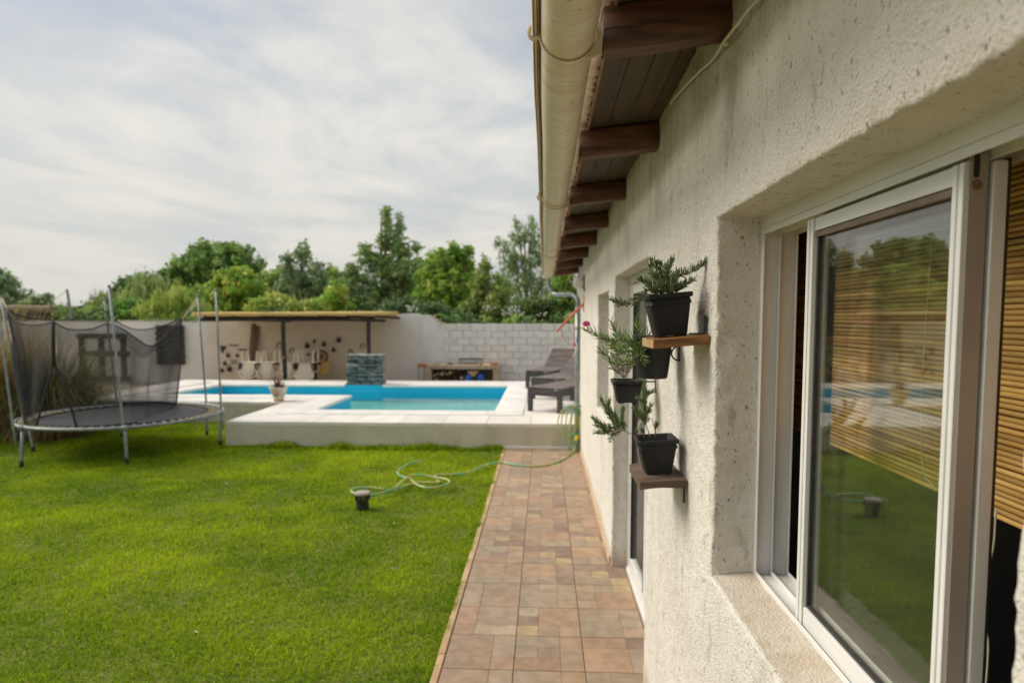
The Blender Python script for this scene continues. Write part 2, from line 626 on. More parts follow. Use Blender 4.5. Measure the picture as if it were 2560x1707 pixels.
M_SHELF2 = pmat('weathered_plank', (0.075, 0.045, 0.030), (0.15, 0.095, 0.062), 3, 0.7, 0.4, 40, stretch=(2, 22, 22),
                spots=[(8, (0.6, 0.75), (0.30, 0.14, 0.05), 0.4, (1, 1, 1))])
M_ENDGRAIN = pmat('end_grain', (0.33, 0.20, 0.09), (0.45, 0.30, 0.15), 25, 0.8, 0.4, 60)
M_IRON = pmat('black_iron', (0.018, 0.018, 0.018), (0.045, 0.042, 0.038), 25, 0.6, 0.2, 60)
M_LEAF = pmat('leaf', (1, 1, 1), (0.72, 0.75, 0.72), 40, 0.45, vcol=True, trans=0.22)
M_BARKTWIG = pmat('twig', (0.16, 0.085, 0.045), (0.24, 0.14, 0.08), 60, 0.8)
M_PETAL = pmat('pink_petal', (0.75, 0.10, 0.42), (0.85, 0.22, 0.55), 30, 0.5, trans=0.3)
M_TILE = pmat('path_tile', (0.86, 0.84, 0.80), (1.12, 1.10, 1.06), 14, 0.5, 0.12, 30, vcol=True, rnd=0.07,
              spots=[(30, (0.60, 0.78), (0.24, 0.15, 0.10), 0.35, (1, 1, 1)), (7, (0.52, 0.75), (0.44, 0.31, 0.21), 0.4, (1, 1, 1))])
M_GROUT = pmat('grout', (0.20, 0.155, 0.11), (0.27, 0.215, 0.15), 20, 0.9, 0.4, 60)
M_KERB = pmat('path_edging', (0.44, 0.29, 0.16), (0.54, 0.38, 0.23), 7, 0.85, 0.5, 50, spots=[(20, (0.6, 0.75), (0.28, 0.17, 0.08), 0.5, (1, 1, 1))])
M_EARTH = pmat('earth', (0.12, 0.15, 0.020), (0.19, 0.19, 0.035), 6, 0.95, 0.6, 40)
M_GROUND = pmat('field', (0.10, 0.11, 0.04), (0.17, 0.14, 0.07), 0.3, 0.95, 0.3, 5)
M_DIRT = pmat('yard_soil', (0.30, 0.24, 0.17), (0.40, 0.33, 0.24), 1.2, 0.95, 0.4, 20)
M_GRASS = pmat('grass_blade', (1, 1, 1), None, 5, 0.8, vcol=True, trans=0.38, spec=0.05)
M_DECK = pmat('deck_slab', (0.68, 0.645, 0.595), (0.76, 0.725, 0.675), 3, 0.8, 0.2, 60, rnd=0.05,
              spots=[(2.2, (0.52, 0.72), (0.56, 0.49, 0.41), 0.45, (1, 1, 1)), (11, (0.62, 0.72), (0.50, 0.42, 0.33), 0.4, (1, 1, 1))])
M_COPING = pmat('coping_stone', (0.70, 0.675, 0.63), (0.78, 0.755, 0.71), 4, 0.75, 0.2, 60, rnd=0.04)
M_RENDER = pmat('deck_render', (0.50, 0.465, 0.37), (0.60, 0.56, 0.47), 1.6, 0.9, 0.3, 50,
                spots=[(2.5, (0.50, 0.72), (0.42, 0.37, 0.26), 0.6, (1, 1, 0.35)), (10, (0.60, 0.72), (0.32, 0.25, 0.16), 0.5, (1, 1, 0.7))])
M_BLUE = pmat('pool_paint', (0.0, 0.47, 0.76), (0.004, 0.50, 0.79), 2, 0.5)
M_AQUA = pmat('pool_floor_water_tint', (0.16, 0.56, 0.58), (0.26, 0.66, 0.64), 1.2, 0.5)  # turquoise of light in the water put into the floor colour
M_WATER = glass_mat('water', 1.33, (0.88, 1.0, 0.97), bump=0.05, bscale=2.6, stretch=(0.7, 1.6, 1))
M_WALL = pmat('white_plaster', (0.73, 0.70, 0.645), (0.82, 0.80, 0.755), 0.9, 0.95, 0.9, 9, bdist=0.02,
              spots=[(2.6, (0.58, 0.72), (0.42, 0.36, 0.28), 0.45, (1, 1, 0.7)), (9, (0.64, 0.76), (0.72, 0.69, 0.64), 0.6, (1, 1, 1))])
def shade_fade(nt, col, src):
    # pergola shade and warm cane light put into the tan, fading towards both ends
    s_ = nn(nt, 'ShaderNodeSeparateXYZ')
    nt.links.new(src, s_.inputs[0])
    n2 = nn(nt, 'ShaderNodeTexNoise', i_Scale=1.4, i_Detail=5, i_Roughness=0.6)
    nt.links.new(src, n2.inputs['Vector'])
    x = math_n(nt, 'ADD', s_.outputs[0], math_n(nt, 'MULTIPLY', n2.outputs[0], 1.0))
    f = math_n(nt, 'MULTIPLY', ramp(nt, x, -9.05, -8.2), ramp(nt, x, -3.0, -4.3))
    return mixc(nt, f, (0.74, 0.70, 0.645), col)


M_TANWALL = pmat('tan_shade_plaster', (0.66, 0.545, 0.41), (0.73, 0.62, 0.49), 1.1, 0.95, 0.6, 9, bdist=0.015, extra=shade_fade)
M_BLOCK = pmat('concrete_block', (0.70, 0.68, 0.64), (0.79, 0.775, 0.74), 5, 0.95, 0.5, 50, rnd=0.06,
               spots=[(3, (0.6, 0.75), (0.40, 0.35, 0.28), 0.5, (1, 1, 1))])
M_MORTAR = pmat('mortar', (0.58, 0.55, 0.50), (0.66, 0.63, 0.58), 8, 0.95)
M_STONE = pmat('slate_stone', (0.070, 0.070, 0.066), (0.24, 0.235, 0.22), 5, 0.6, 0.8, 18, rnd=0.4, bdist=0.02, stretch=(1, 1, 2.5),
               spots=[(12, (0.6, 0.7), (0.42, 0.38, 0.30), 0.45, (1, 1, 2))])
M_CAPST = pmat('cap_stone', (0.16, 0.165, 0.15), (0.30, 0.30, 0.27), 6, 0.8, 0.6, 25, rnd=0.2)
M_CANE = pmat('cane_roof', (0.55, 0.36, 0.12), (0.70, 0.50, 0.20), 4, 0.8, 0.6, 30, stretch=(1, 10, 10), rnd=0.15)
M_POST = pmat('dark_post', (0.018, 0.014, 0.012), (0.045, 0.034, 0.027), 5, 0.7, 0.3, 30)
M_PLANK = pmat('brown_plank', (0.085, 0.05, 0.025), (0.15, 0.09, 0.05), 4, 0.75, 0.3, 30, stretch=(8, 8, 1), rnd=0.2)
M_PALLET = pmat('pallet_wood', (0.050, 0.040, 0.034), (0.095, 0.075, 0.062), 4, 0.8, 0.3, 30, rnd=0.25)
M_CHAIR = pmat('white_plastic', (0.82, 0.73, 0.57), (0.86, 0.79, 0.65), 4, 0.5, rnd=0.06)
M_CHAIR2 = pmat('yellow_plastic', (0.55, 0.33, 0.06), (0.62, 0.40, 0.10), 4, 0.5)
M_LOUNGER = pmat('greyed_wood', (0.10, 0.083, 0.073), (0.22, 0.185, 0.165), 4, 0.75, 0.4, 30, stretch=(2, 14, 14), rnd=0.2)
M_LOUNGERD = pmat('lounger_frame', (0.032, 0.030, 0.031), (0.065, 0.058, 0.055), 4, 0.7, 0.3, 30, stretch=(2, 10, 10), rnd=0.15)
M_CONCRETE = pmat('bbq_concrete', (0.40, 0.31, 0.20), (0.52, 0.42, 0.29), 4, 0.9, 0.4, 30)
M_BRICK = pmat('brick', (0.38, 0.13, 0.05), (0.48, 0.19, 0.08), 8, 0.9, 0.4, 40, rnd=0.15)
M_REDWOOD = pmat('red_paint', (0.42, 0.075, 0.05), (0.55, 0.13, 0.08), 9, 0.7)
M_BLUEBAG = pmat('blue_plastic', (0.01, 0.10, 0.42), (0.02, 0.14, 0.52), 9, 0.4)
M_TAN = pmat('split_log', (0.38, 0.27, 0.15), (0.50, 0.38, 0.24), 8, 0.85, 0.4, 30, rnd=0.3)
M_DARKWOOD = pmat('bark_log', (0.06, 0.045, 0.035), (0.13, 0.09, 0.07), 8, 0.9, 0.5, 30, rnd=0.3)
M_STEEL = pmat('galvanised', (0.20, 0.23, 0.23), (0.31, 0.34, 0.335), 14, 0.5, 0.1, 40, metal=0.4)
M_MAT = pmat('jumping_mat', (0.030, 0.030, 0.032), (0.042, 0.042, 0.046), 4, 0.6)
M_NET = net_mat('safety_net', (0.018, 0.018, 0.020), 0.31)
M_NETEDGE = pmat('net_webbing', (0.012, 0.012, 0.013), (0.02, 0.02, 0.021), 20, 0.8)
M_SPRING = pmat('springs', (0.34, 0.30, 0.20), (0.46, 0.41, 0.28), 30, 0.5, metal=0.3)
M_HOSE = pmat('hose_rubber', (0.12, 0.42, 0.24), (0.45, 0.45, 0.16), 5, 0.35, lo=0.40, hi=0.58)
M_YELLOW = pmat('yellow_fitting', (0.70, 0.45, 0.01), (0.78, 0.52, 0.02), 10, 0.4)
M_CERAMIC = pmat('cream_ceramic', (0.58, 0.52, 0.40), (0.68, 0.62, 0.50), 12, 0.35)
M_TERRA = pmat('terracotta', (0.45, 0.22, 0.11), (0.55, 0.30, 0.16), 12, 0.7)
M_PINK = pmat('glaze_pink', (0.62, 0.12, 0.24), (0.74, 0.25, 0.36), 60, 0.35)
M_TEAL = pmat('glaze_green', (0.03, 0.20, 0.15), (0.08, 0.30, 0.22), 60, 0.35)
M_GOLD = pmat('glaze_yellow', (0.62, 0.40, 0.06), (0.70, 0.48, 0.12), 60, 0.35)
M_BARK = pmat('bark', (0.09, 0.07, 0.05), (0.16, 0.12, 0.085), 10, 0.95, 0.8, 20, bdist=0.02)
M_CROWN = pmat('tree_leaves', (1, 1, 1), None, 5, 0.55, vcol=True, trans=0.30, spec=0.3)
M_DRY = pmat('dry_grass', (1, 1, 1), None, 5, 0.7, vcol=True, trans=0.25, spec=0.2)
M_LAMPG = pmat('lamp_globe', (0.72, 0.70, 0.66), (0.76, 0.74, 0.70), 8, 0.35)
M_BOLLARD = pmat('bollard_black', (0.020, 0.020, 0.021), (0.035, 0.034, 0.034), 12, 0.45)
M_LENS = pmat('bollard_lens', (0.35, 0.36, 0.10), (0.42, 0.42, 0.16), 12, 0.3)
M_TANK = pmat('tank_plastic', (0.012, 0.015, 0.020), (0.025, 0.028, 0.034), 4, 0.5)
M_THATCH = pmat('thatch', (0.22, 0.17, 0.11), (0.34, 0.27, 0.18), 5, 0.95, 0.8, 15, stretch=(1, 3, 3), bdist=0.03)
M_ROPE = pmat('rope', (0.48, 0.42, 0.26), (0.58, 0.52, 0.36), 40, 0.9)
M_LETTER = pmat('warm_brick', (0.20, 0.09, 0.05), (0.28, 0.14, 0.08), 10, 0.9, 0.5, 40)

# ================================================================== SETTING
XW = 0.478          # face of the house wall; the house runs along Y
YF = 8.69           # front of the pool deck
DZ = 0.345          # deck height


def grid_sheet(x0, x1, y0, y1, nx, ny, z, amp, freq, seed):
    xs, ys = np.linspace(x0, x1, nx), np.linspace(y0, y1, ny)
    X, Yy = np.meshgrid(xs, ys, indexing='ij')
    P = np.stack([X.ravel(), Yy.ravel(), np.zeros(X.size)], 1)
    P[:, 2] = z + amp * vnoise(P, freq, seed)
    i, j = np.meshgrid(np.arange(nx - 1), np.arange(ny - 1), indexing='ij')
    a = (i * ny + j).ravel()
    return P, np.stack([a, a + ny, a + ny + 1, a + 1], 1)


g = MB()
HX0, HX1, HY0, HY1 = -7.9, 3.3, 8.9, 14.5          # the pool platform stands here
for (xa, xb, ya, yb) in ((-900, 900, -900, HY0), (-900, 900, HY1, 900), (-900, HX0, HY0, HY1), (HX1, 900, HY0, HY1)):
    g.quad((xa, ya, -.06), (xb, ya, -.06), (xb, yb, -.06), (xa, yb, -.06))
tag(g.build('ground', M_GROUND), kind='structure')


def sheets(parts, z, amp, freq, seed):
    VV, FF, n_ = [], [], 0
    for (xa, xb, ya, yb) in parts:
        P, Fq = grid_sheet(xa, xb, ya, yb, max(2, int((xb - xa) / .17)), max(2, int((yb - ya) / .17)), z, amp, freq, seed)
        VV.append(P)
        FF.append(Fq + n_)
        n_ += len(P)
    return np.concatenate(VV), FF


P, FF = sheets(((-14, -.56, -2, 8.8), (-14, -4.30, 8.8, 10.8), (-14, -7.55, 10.8, 12.6)), -.012, .012, 1.3, 3)
tag(link('lawn', np_mesh('lawn', P, FF), M_EARTH, None, True), kind='structure')
P, FF = sheets(((-16, -8.0, 12.6, 14.55), (-16, 8, 14.55, 19)), -.03, .015, .8, 4)
tag(link('yard', np_mesh('yard', P, FF), M_DIRT, None, True), kind='structure')

# ---- tiled path
path = MB()
path.span((-0.503, -1.5, -0.05), (XW + 0.12, YF - 0.002, 0.004)).build('path', M_GROUT)
path = bpy.data.objects['path']
tag(path, kind='structure')
kb = MB()
yy = -1.5
while yy < YF - 0.02:
    L = min(random.uniform(0.8, 1.4), YF - 0.004 - yy)
    kb.span((-0.547 + random.uniform(-.004, .004), yy, -0.06), (-0.507, yy + L - 0.003, 0.0105 + random.uniform(-.002, .002)), 0.005)
    yy += L
kb.build('edging', M_KERB, path)
LAY = [[(0, 0, 2, 2), (2, 0, 1, 1), (2, 1, 1, 2), (0, 2, 1, 1), (1, 2, 1, 1)],
       [(0, 0, 1, 1), (1, 0, 2, 1), (0, 1, 1, 2), (1, 1, 2, 2)],
       [(0, 0, 2, 1), (2, 0, 1, 2), (0, 1, 1, 1), (1, 1, 1, 1), (0, 2, 2, 1), (2, 2, 1, 1)],
       [(0, 0, 1, 2), (1, 0, 2, 2), (0, 2, 1, 1), (1, 2, 2, 1)],
       [(0, 0, 1, 1), (1, 0, 1, 1), (2, 0, 1, 1), (0, 1, 2, 2), (2, 1, 1, 1), (2, 2, 1, 1)]]
TCOL = [(0.36, 0.245, 0.165), (0.345, 0.215, 0.14), (0.42, 0.305, 0.17), (0.265, 0.18, 0.135), (0.345, 0.265, 0.19), (0.37, 0.235, 0.15), (0.32, 0.23, 0.165), (0.35, 0.24, 0.16), (0.33, 0.245, 0.175)]
TS = 0.3565
tile_meshes = {}


def tile_mesh(k, xcut):
    key = (k, xcut)
    if key in tile_meshes:
        return tile_meshes[key]
    lay = LAY[k % len(LAY)]
    flip = (k // len(LAY)) % 4
    m = MB()
    rs = random.Random(k * 31 + 5)
    uu = (TS - 0.0036) / 3
    for (x, y, wd, hh) in lay:
        if flip & 1:
            x = 3 - x - wd
        if flip & 2:
            y = 3 - y - hh
        x0, x1 = x * uu, (x + wd) * uu
        y0, y1 = y * uu, (y + hh) * uu
        if x0 >= xcut:
            continue
        x1 = min(x1, xcut)
        c = rs.choice(TCOL)
        if c is TCOL[2] and wd * hh > 1:
            c = TCOL[5]
        c = tuple(k_ * (.86 * q + .14 * r_) for q, r_, k_ in zip(c, (.345, .24, .165), (1.02, 1.07, 1.10)))
        v = rs.uniform(0.88, 1.1)
        m.col = tuple(q * v for q in c)
        m.span((x0 + .0007, y0 + .0007, 0), (x1 - .0007, y1 - .0007, 0.0085 + rs.uniform(0, .0005)), 0.0012)
    me = m.mesh('tile')
    tile_meshes[key] = me
    return me


row = 0
y0 = 3.142 - 6 * TS
while y0 < YF - 0.02:
    for ci, x0 in enumerate((-0.5035, -0.147, 0.2095)):
        xc = 9.0 if ci < 2 else (XW + 0.02 - x0)
        k = random.randrange(20)
        inj = 3.05 < y0 + TS / 2 < 4.53
        if ci == 2 and inj:
            xc = 9.0
        o = link('tile', tile_mesh(k, xc), M_TILE, path)
        sy = min(1.0, (YF - 0.006 - y0) / TS)
        o.location = (x0 + 0.002, y0 + 0.002, 0.0006 + random.uniform(0, .0008))
        o.scale = (1, sy, 1)
    if 2.9 < y0 < 4.4:
        m_ = link('tile', tile_mesh(random.randrange(20), 0.045), M_TILE, path)
        m_.location = (0.568, y0 + 0.002, 0.001)
    y0 += TS
    row += 1

# ---- pool deck (raised platform) and pool
PX0, PX1, PY0, PY1, PYM, PXM = -6.85, -0.72, 9.84, 13.62, 11.74, -3.52     # L-shaped water edge
deck = MB()
outl = [(-4.35, YF), (3.4, YF), (3.4, 14.6), (-8.2, 14.6), (-8.2, 12.2), (-7.6, 10.75), (-4.35, 10.75)]
hole = [(PXM, PY0), (PX1, PY0), (PX1, PY1), (PX0, PY1), (PX0 - 0.2, PYM), (PXM, PYM)]
# walls of the platform
n = len(outl)
for i in range(n):
    a, b = outl[i], outl[(i + 1) % n]
    deck.quad((a[0], a[1], -0.06), (b[0], b[1], -0.06), (b[0], b[1], DZ - 0.045), (a[0], a[1], DZ - 0.045))


def rect_top(m, x0, x1, ya, yb, z):
    m.quad((x0, ya, z), (x1, ya, z), (x1, yb, z), (x0, yb, z))


zt = DZ - 0.045
for (x0, x1, ya, yb) in ((-4.35, 3.4, YF, PY0), (PX1, 3.4, PY0, 14.6), (-8.2, PX1, PY1, 14.6), (-4.35, PXM, PY0, PYM)):
    rect_top(deck, x0, x1, ya, yb, zt)
deck.add([(-8.2, 12.2, zt), (-7.6, 10.75, zt), (-4.35, 10.75, zt), (-4.35, PYM, zt), (PX0 - .2, PYM, zt), (PX0, PY1, zt), (-8.2, PY1, zt)], [(0, 1, 2, 3, 4, 5, 6)])
deck_o = deck.build('pool_deck', M_RENDER, fixn=False)
tag(deck_o, kind='structure')


def inside(poly, x, y):
    c = False
    for i in range(len(poly)):
        (x1, y1), (x2, y2) = poly[i], poly[i - 1]
        if (y1 > y) != (y2 > y) and x < (x2 - x1) * (y - y1) / (y2 - y1) + x1:
            c = not c
    return c


def clip_rect(poly, x0, x1, ya, yb):
    def cl(pts, ax, v, keep_less):
        out = []
        for i in range(len(pts)):
            p, q = pts[i - 1], pts[i]
            pi = p[ax] <= v if keep_less else p[ax] >= v
            qi = q[ax] <= v if keep_less else q[ax] >= v
            if pi != qi:
                t = (v - p[ax]) / (q[ax] - p[ax])
                out.append((p[0] + (q[0] - p[0]) * t, p[1] + (q[1] - p[1]) * t))
            if qi:
                out.append(q)
        return out
    for ax, v, kl in ((0, x0, False), (0, x1, True), (1, ya, False), (1, yb, True)):
        poly = cl(poly, ax, v, kl)
        if not poly:
            return []
    return poly


CW = 0.42           # width of the coping
regions = [[(-4.354, YF - 0.004), (3.4, YF - 0.004), (3.4, PY0 - CW), (-4.354, PY0 - CW)],
           [(PX1 + CW, PY0 - CW), (3.4, PY0 - CW), (3.4, 14.62), (PX1 + CW, 14.62)],
           [(-4.354, PY0 - CW), (PXM - CW, PY0 - CW), (PXM - CW, PYM - CW), (-4.354, PYM - CW)],
           [(-8.204, 12.196), (-7.604, 10.746), (-4.354, 10.746), (-4.354, PYM - CW), (PX0 - .35 - CW, PYM - CW), (PX0 - CW - .1, PY1 + CW), (-8.22, PY1 + CW)],
           [(-8.22, PY1 + CW), (PX1 + CW, PY1 + CW), (PX1 + CW, 14.62), (-8.22, 14.62)]]
SL = 0.62
for ri, reg in enumerate(regions):
    xs = [p[0] for p in reg]
    ys = [p[1] for p in reg]
    x = min(xs)
    nxs = max(1, round((max(xs) - min(xs)) / SL))
    nys = max(1, round((max(ys) - min(ys)) / SL))
    dx, dy = (max(xs) - min(xs)) / nxs, (max(ys) - min(ys)) / nys
    for i in range(nxs):
        for j in range(nys):
            gx, gy = min(xs) + i * dx, min(ys) + j * dy
            pc = clip_rect(reg, gx + .003, gx + dx - .003, gy + .003, gy + dy - .003)
            if len(pc) < 3:
                continue
            m = MB()
            m.prism(pc, 2, DZ - 0.044, DZ + random.uniform(-.0015, .0015))
            m.build('paving_slab', M_DECK, deck_o)

m = MB()
m.span((-.545, YF - .022, -.02), (.47, YF - .001, .045), .008)
m.build('foot_strip', M_DECK, deck_o)
pool = empty('swimming_pool', (PX0, PYM, DZ), 'L-shaped swimming pool painted blue inside, set in the white deck', 'pool')


def pool_build(mb, name, mat, smooth=False):
    o = mb.build(name, mat, None, smooth)
    o.parent = pool
    o.matrix_parent_inverse = Matrix.Translation(pool.location).inverted()
    return o


bs = MB()
ZB = 0.015
nh = len(hole)
for i in range(nh):
    a, b = hole[i], hole[(i + 1) % nh]
    bs.quad((a[0], a[1], ZB), (b[0], b[1], ZB), (b[0], b[1], DZ - 0.046), (a[0], a[1], DZ - 0.046))
bfl = MB()
bfl.add([(p[0], p[1], ZB + .001) for p in hole], [tuple(range(nh))])
pool_build(bfl, 'pool_floor', M_AQUA)
pool_build(bs, 'basin', M_BLUE)
# coping stones round the edge, rounded nose overhanging the water
NOSE = 0.03


def coping_run(a, b, nrm, n_, L0=0.0, L1=0.0):
    """a->b along the edge, nrm points away from the water; L0/L1 extend the ends (mitre)"""
    A, B = Vector((*a, 0)), Vector((*b, 0))
    d = (B - A).normalized()
    tot = (B - A).length + L0 + L1
    st = A - d * L0
    N = Vector((*nrm, 0))
    prof = [(-NOSE + .012, -0.045), (-NOSE, -0.032), (-NOSE, -0.012), (-NOSE + .012, 0.004), (-NOSE + .03, 0.010), (CW - .004, 0.006), (CW - .004, -0.045)]
    for i in range(n_):
        s0, s1 = tot * i / n_ + .0025, tot * (i + 1) / n_ - .0025
        m = MB()
        V = []
        zr = random.uniform(-.002, .002)
        for s in (s0, s1):
            for (q, z) in prof:
                p = st + d * s + N * q
                V.append((p.x, p.y, DZ + z + zr))
        k = len(prof)
        m.add(V, [(i_, (i_ + 1) % k, k + (i_ + 1) % k, k + i_) for i_ in range(k)] + [tuple(range(k))[::-1], tuple(range(k, 2 * k))])
        pool_build(m, 'coping_stone', M_COPING, True)


SX0, SX1 = -4.19, -3.42          # the stone waterfall interrupts the far coping
coping_run((PXM, PY0), (PX1, PY0), (0, -1), 6, 0, CW - .004)
coping_run((PX1, PY0), (PX1, PY1), (1, 0), 7, 0, 0)
coping_run((PX1, PY1), (SX1 + .02, PY1), (0, 1), 6, CW, 0)
coping_run((SX0 - .02, PY1), (PX0, PY1), (0, 1), 6, 0, 0)
dv = Vector((PX0 - (PX0 - .2), PY1 - PYM, 0)).normalized()
coping_run((PX0, PY1), (PX0 - .2, PYM), (-dv.y, dv.x), 4, CW, CW)
coping_run((PX0 - .2, PYM), (PXM, PYM), (0, -1), 8, 0, 0.0)
coping_run((PXM, PYM), (PXM, PY0), (-1, 0), 5, 0.0, CW)
wt = MB()
WZ = DZ - 0.16
wt.add([(p[0], p[1], WZ) for p in hole], [tuple(range(nh))])
water = wt.build('water', M_WATER)
tag(water, kind='structure')
# make sure the water faces up
if water.data.polygons[0].normal.z < 0:
    water.data.flip_normals()

# ---- grass blades
NB = 400000


def grass_mesh():
    ys = 2.2 + (rng.random(NB * 3) ** 1.25) * 9.2
    wid = 1.05 * ys + 1.4
    xs = -0.535 - rng.random(NB * 3) * wid
    keep = rng.random(NB * 3) < np.clip(wid / 12.0, 0, 1) * np.clip((3.2 / ys) ** 0.55, 0.35, 1) * 1.25
    blocked = ((xs > -4.37) & (ys > YF - .02)) | (ys > 10.73)
    ok = keep & ~blocked & (xs > -9.5)
    xs, ys = xs[ok][:NB], ys[ok][:NB]
    # a denser fringe at the foot of the deck and along the path
    nf = 9000
    fx = -0.56 - rng.random(nf) * 3.8
    fy = YF - 0.02 - np.abs(rng.normal(0, .05, nf))
    nf2 = 5000
    fx2 = -0.535 - np.abs(rng.normal(0, .022, nf2))
    fy2 = 2.3 + rng.random(nf2) * 6.3
    bx = np.concatenate([xs, fx, fx2])
    by = np.concatenate([ys, fy, fy2])
    n_ = len(bx)
    Pz = np.stack([bx, by, np.zeros(n_)], 1)
    z0 = -0.012 + 0.012 * vnoise(Pz, 1.3, 3) - 0.006
    patch = vnoise(Pz, 1.1, 21) * 0.6 + vnoise(Pz, 3.1, 22) * 0.5
    clump = vnoise(Pz, 7.0, 23)
    hgt = (0.034 + 0.012 * clump + 0.010 * patch) * rng.uniform(0.6, 1.35, n_)
    fr = np.zeros(n_)
    fr[len(xs):len(xs) + nf] = rng.uniform(0.0, 0.11, nf) ** 1.2 * 1.5 * np.clip(vnoise(Pz[len(xs):len(xs) + nf], 4, 8) + .5, .15, 1.3)
    hgt = np.clip(hgt, .012, .1) + fr
    wd = rng.uniform(0.0016, 0.0030, n_) * (1 + 0.22 * np.clip(by - 3, 0, 8))
    az = rng.random(n_) * 2 * np.pi
    lean = rng.normal(0.75, 0.35, n_)
    la = rng.random(n_) * 2 * np.pi
    sx, sy = np.cos(az) * wd, np.sin(az) * wd
    lx, ly = np.cos(la) * lean * hgt, np.sin(la) * lean * hgt
    V = np.zeros((n_, 5, 3))
    V[:, 0] = np.stack([bx - sx, by - sy, z0], 1)
    V[:, 1] = np.stack([bx + sx, by + sy, z0], 1)
    mx, my, mz = bx + lx * .35, by + ly * .35, z0 + hgt * .6
    V[:, 2] = np.stack([mx + sx * .75, my + sy * .75, mz], 1)
    V[:, 3] = np.stack([mx - sx * .75, my - sy * .75, mz], 1)
    V[:, 4] = np.stack([bx + lx, by + ly, z0 + hgt * np.clip(1.08 - .42 * np.abs(lean), .35, 1)], 1)
    i0 = np.arange(n_) * 5
    Q = np.stack([i0, i0 + 1, i0 + 2, i0 + 3], 1)
    T = np.stack([i0 + 3, i0 + 2, i0 + 4], 1)
    t = np.clip(0.5 + patch * 0.62 + .25 * vnoise(Pz, .45, 27) + rng.normal(0, .22, n_), 0, 1)[:, None]
    dark, light = np.array([0.14, 0.27, 0.012]), np.array([0.50, 0.62, 0.022])
    c = dark * (1 - t) + light * t
    dry = rng.random(n_) < 0.045
    c[dry] = np.array([0.33, 0.27, 0.10]) * rng.uniform(.7, 1.1, dry.sum())[:, None]
    c = c * rng.uniform(.8, 1.2, n_)[:, None]
    cols = np.repeat(c[:, None, :], 5, 1)
    return np_mesh('grass', V.reshape(-1, 3), [Q, T], cols.reshape(-1, 3))


tag(link('grass', grass_mesh(), M_GRASS), kind='stuff')
# fallen leaves lying on the lawn
for (x, y, a, sz) in ((-1.02, 4.36, .4, .03), (-1.25, 5.35, 1.2, .022), (-2.2, 5.9, 2, .02), (-2.6, 4.2, .9, .022), (-1.9, 3.4, 2.6, .02), (-3.3, 6.6, .3, .03), (-2.4, 7.4, .3, .025), (-1.62, 5.2, 2.2, .02)):
    m = MB()
    m.add([(-sz, 0, .004), (-sz * .2, -sz * .45, 0), (sz, 0, .006), (-sz * .2, sz * .45, .002), (0, 0, .008)], [(0, 1, 4), (1, 2, 4), (2, 3, 4), (3, 0, 4)])
    o = m.build('fallen_leaf', M_TAN)
    o.location = (x, y, 0.034)
    o.rotation_euler = (.2, .1, a)
    tag(o, 'small dry tan leaf fallen on the green lawn', 'leaf', 'dry leaves scattered on the lawn')

# ================================================================== HOUSE
house = empty('house', (XW, 0, 0), 'white stuccoed house with wooden beam ends, a gutter and recessed windows beside the path', 'house')
HI = Matrix.Translation(house.location).inverted()


def hp(mb, name, mat, parent=None, smooth=False):
    o = mb.build(name, mat, None, smooth)
    o.parent = parent or house
    if parent is None:
        o.matrix_parent_inverse = HI
    return o


def hroot(o):
    o.parent = house
    o.matrix_parent_inverse = HI
    return o


OPEN = [(0.677, 1.862, 1.012, 2.026), (3.05, 4.535, -0.20, 2.032), (4.872, 5.94, 0.95, 1.952)]
RR, DEP = 0.008, 0.124


def seg(a, b, s):
    return list(np.linspace(a, b, max(2, int(round((b - a) / s)) + 1)))


def lines(base, extra):
    L = sorted(set([round(float(v), 5) for v in base] + [round(float(v), 5) for v in extra]))
    ex = set(round(float(v), 5) for v in extra)
    out = []
    for v in L:
        if out and v - out[-1] < 0.003:
            if v in ex:
                out[-1] = v
            continue
        out.append(v)
    return np.array(out)


def jit(P):
    """uneven hand-thrown plaster: same function for face, edge and reveal so that they meet"""
    d = np.zeros_like(P)
    d[:, 0] = .006 * vnoise(P, 2.4, 31) + .0020 * vnoise(P, 24, 32) + .0034 * vnoise(P, 58, 33)
    d[:, 1] = .003 * vnoise(P, 5.0, 34) + .0020 * vnoise(P, 28, 35) + .0028 * vnoise(P, 62, 36)
    d[:, 2] = .0035 * vnoise(P, 5.0, 37) + .0020 * vnoise(P, 28, 38) + .0028 * vnoise(P, 62, 39)
    return P + d


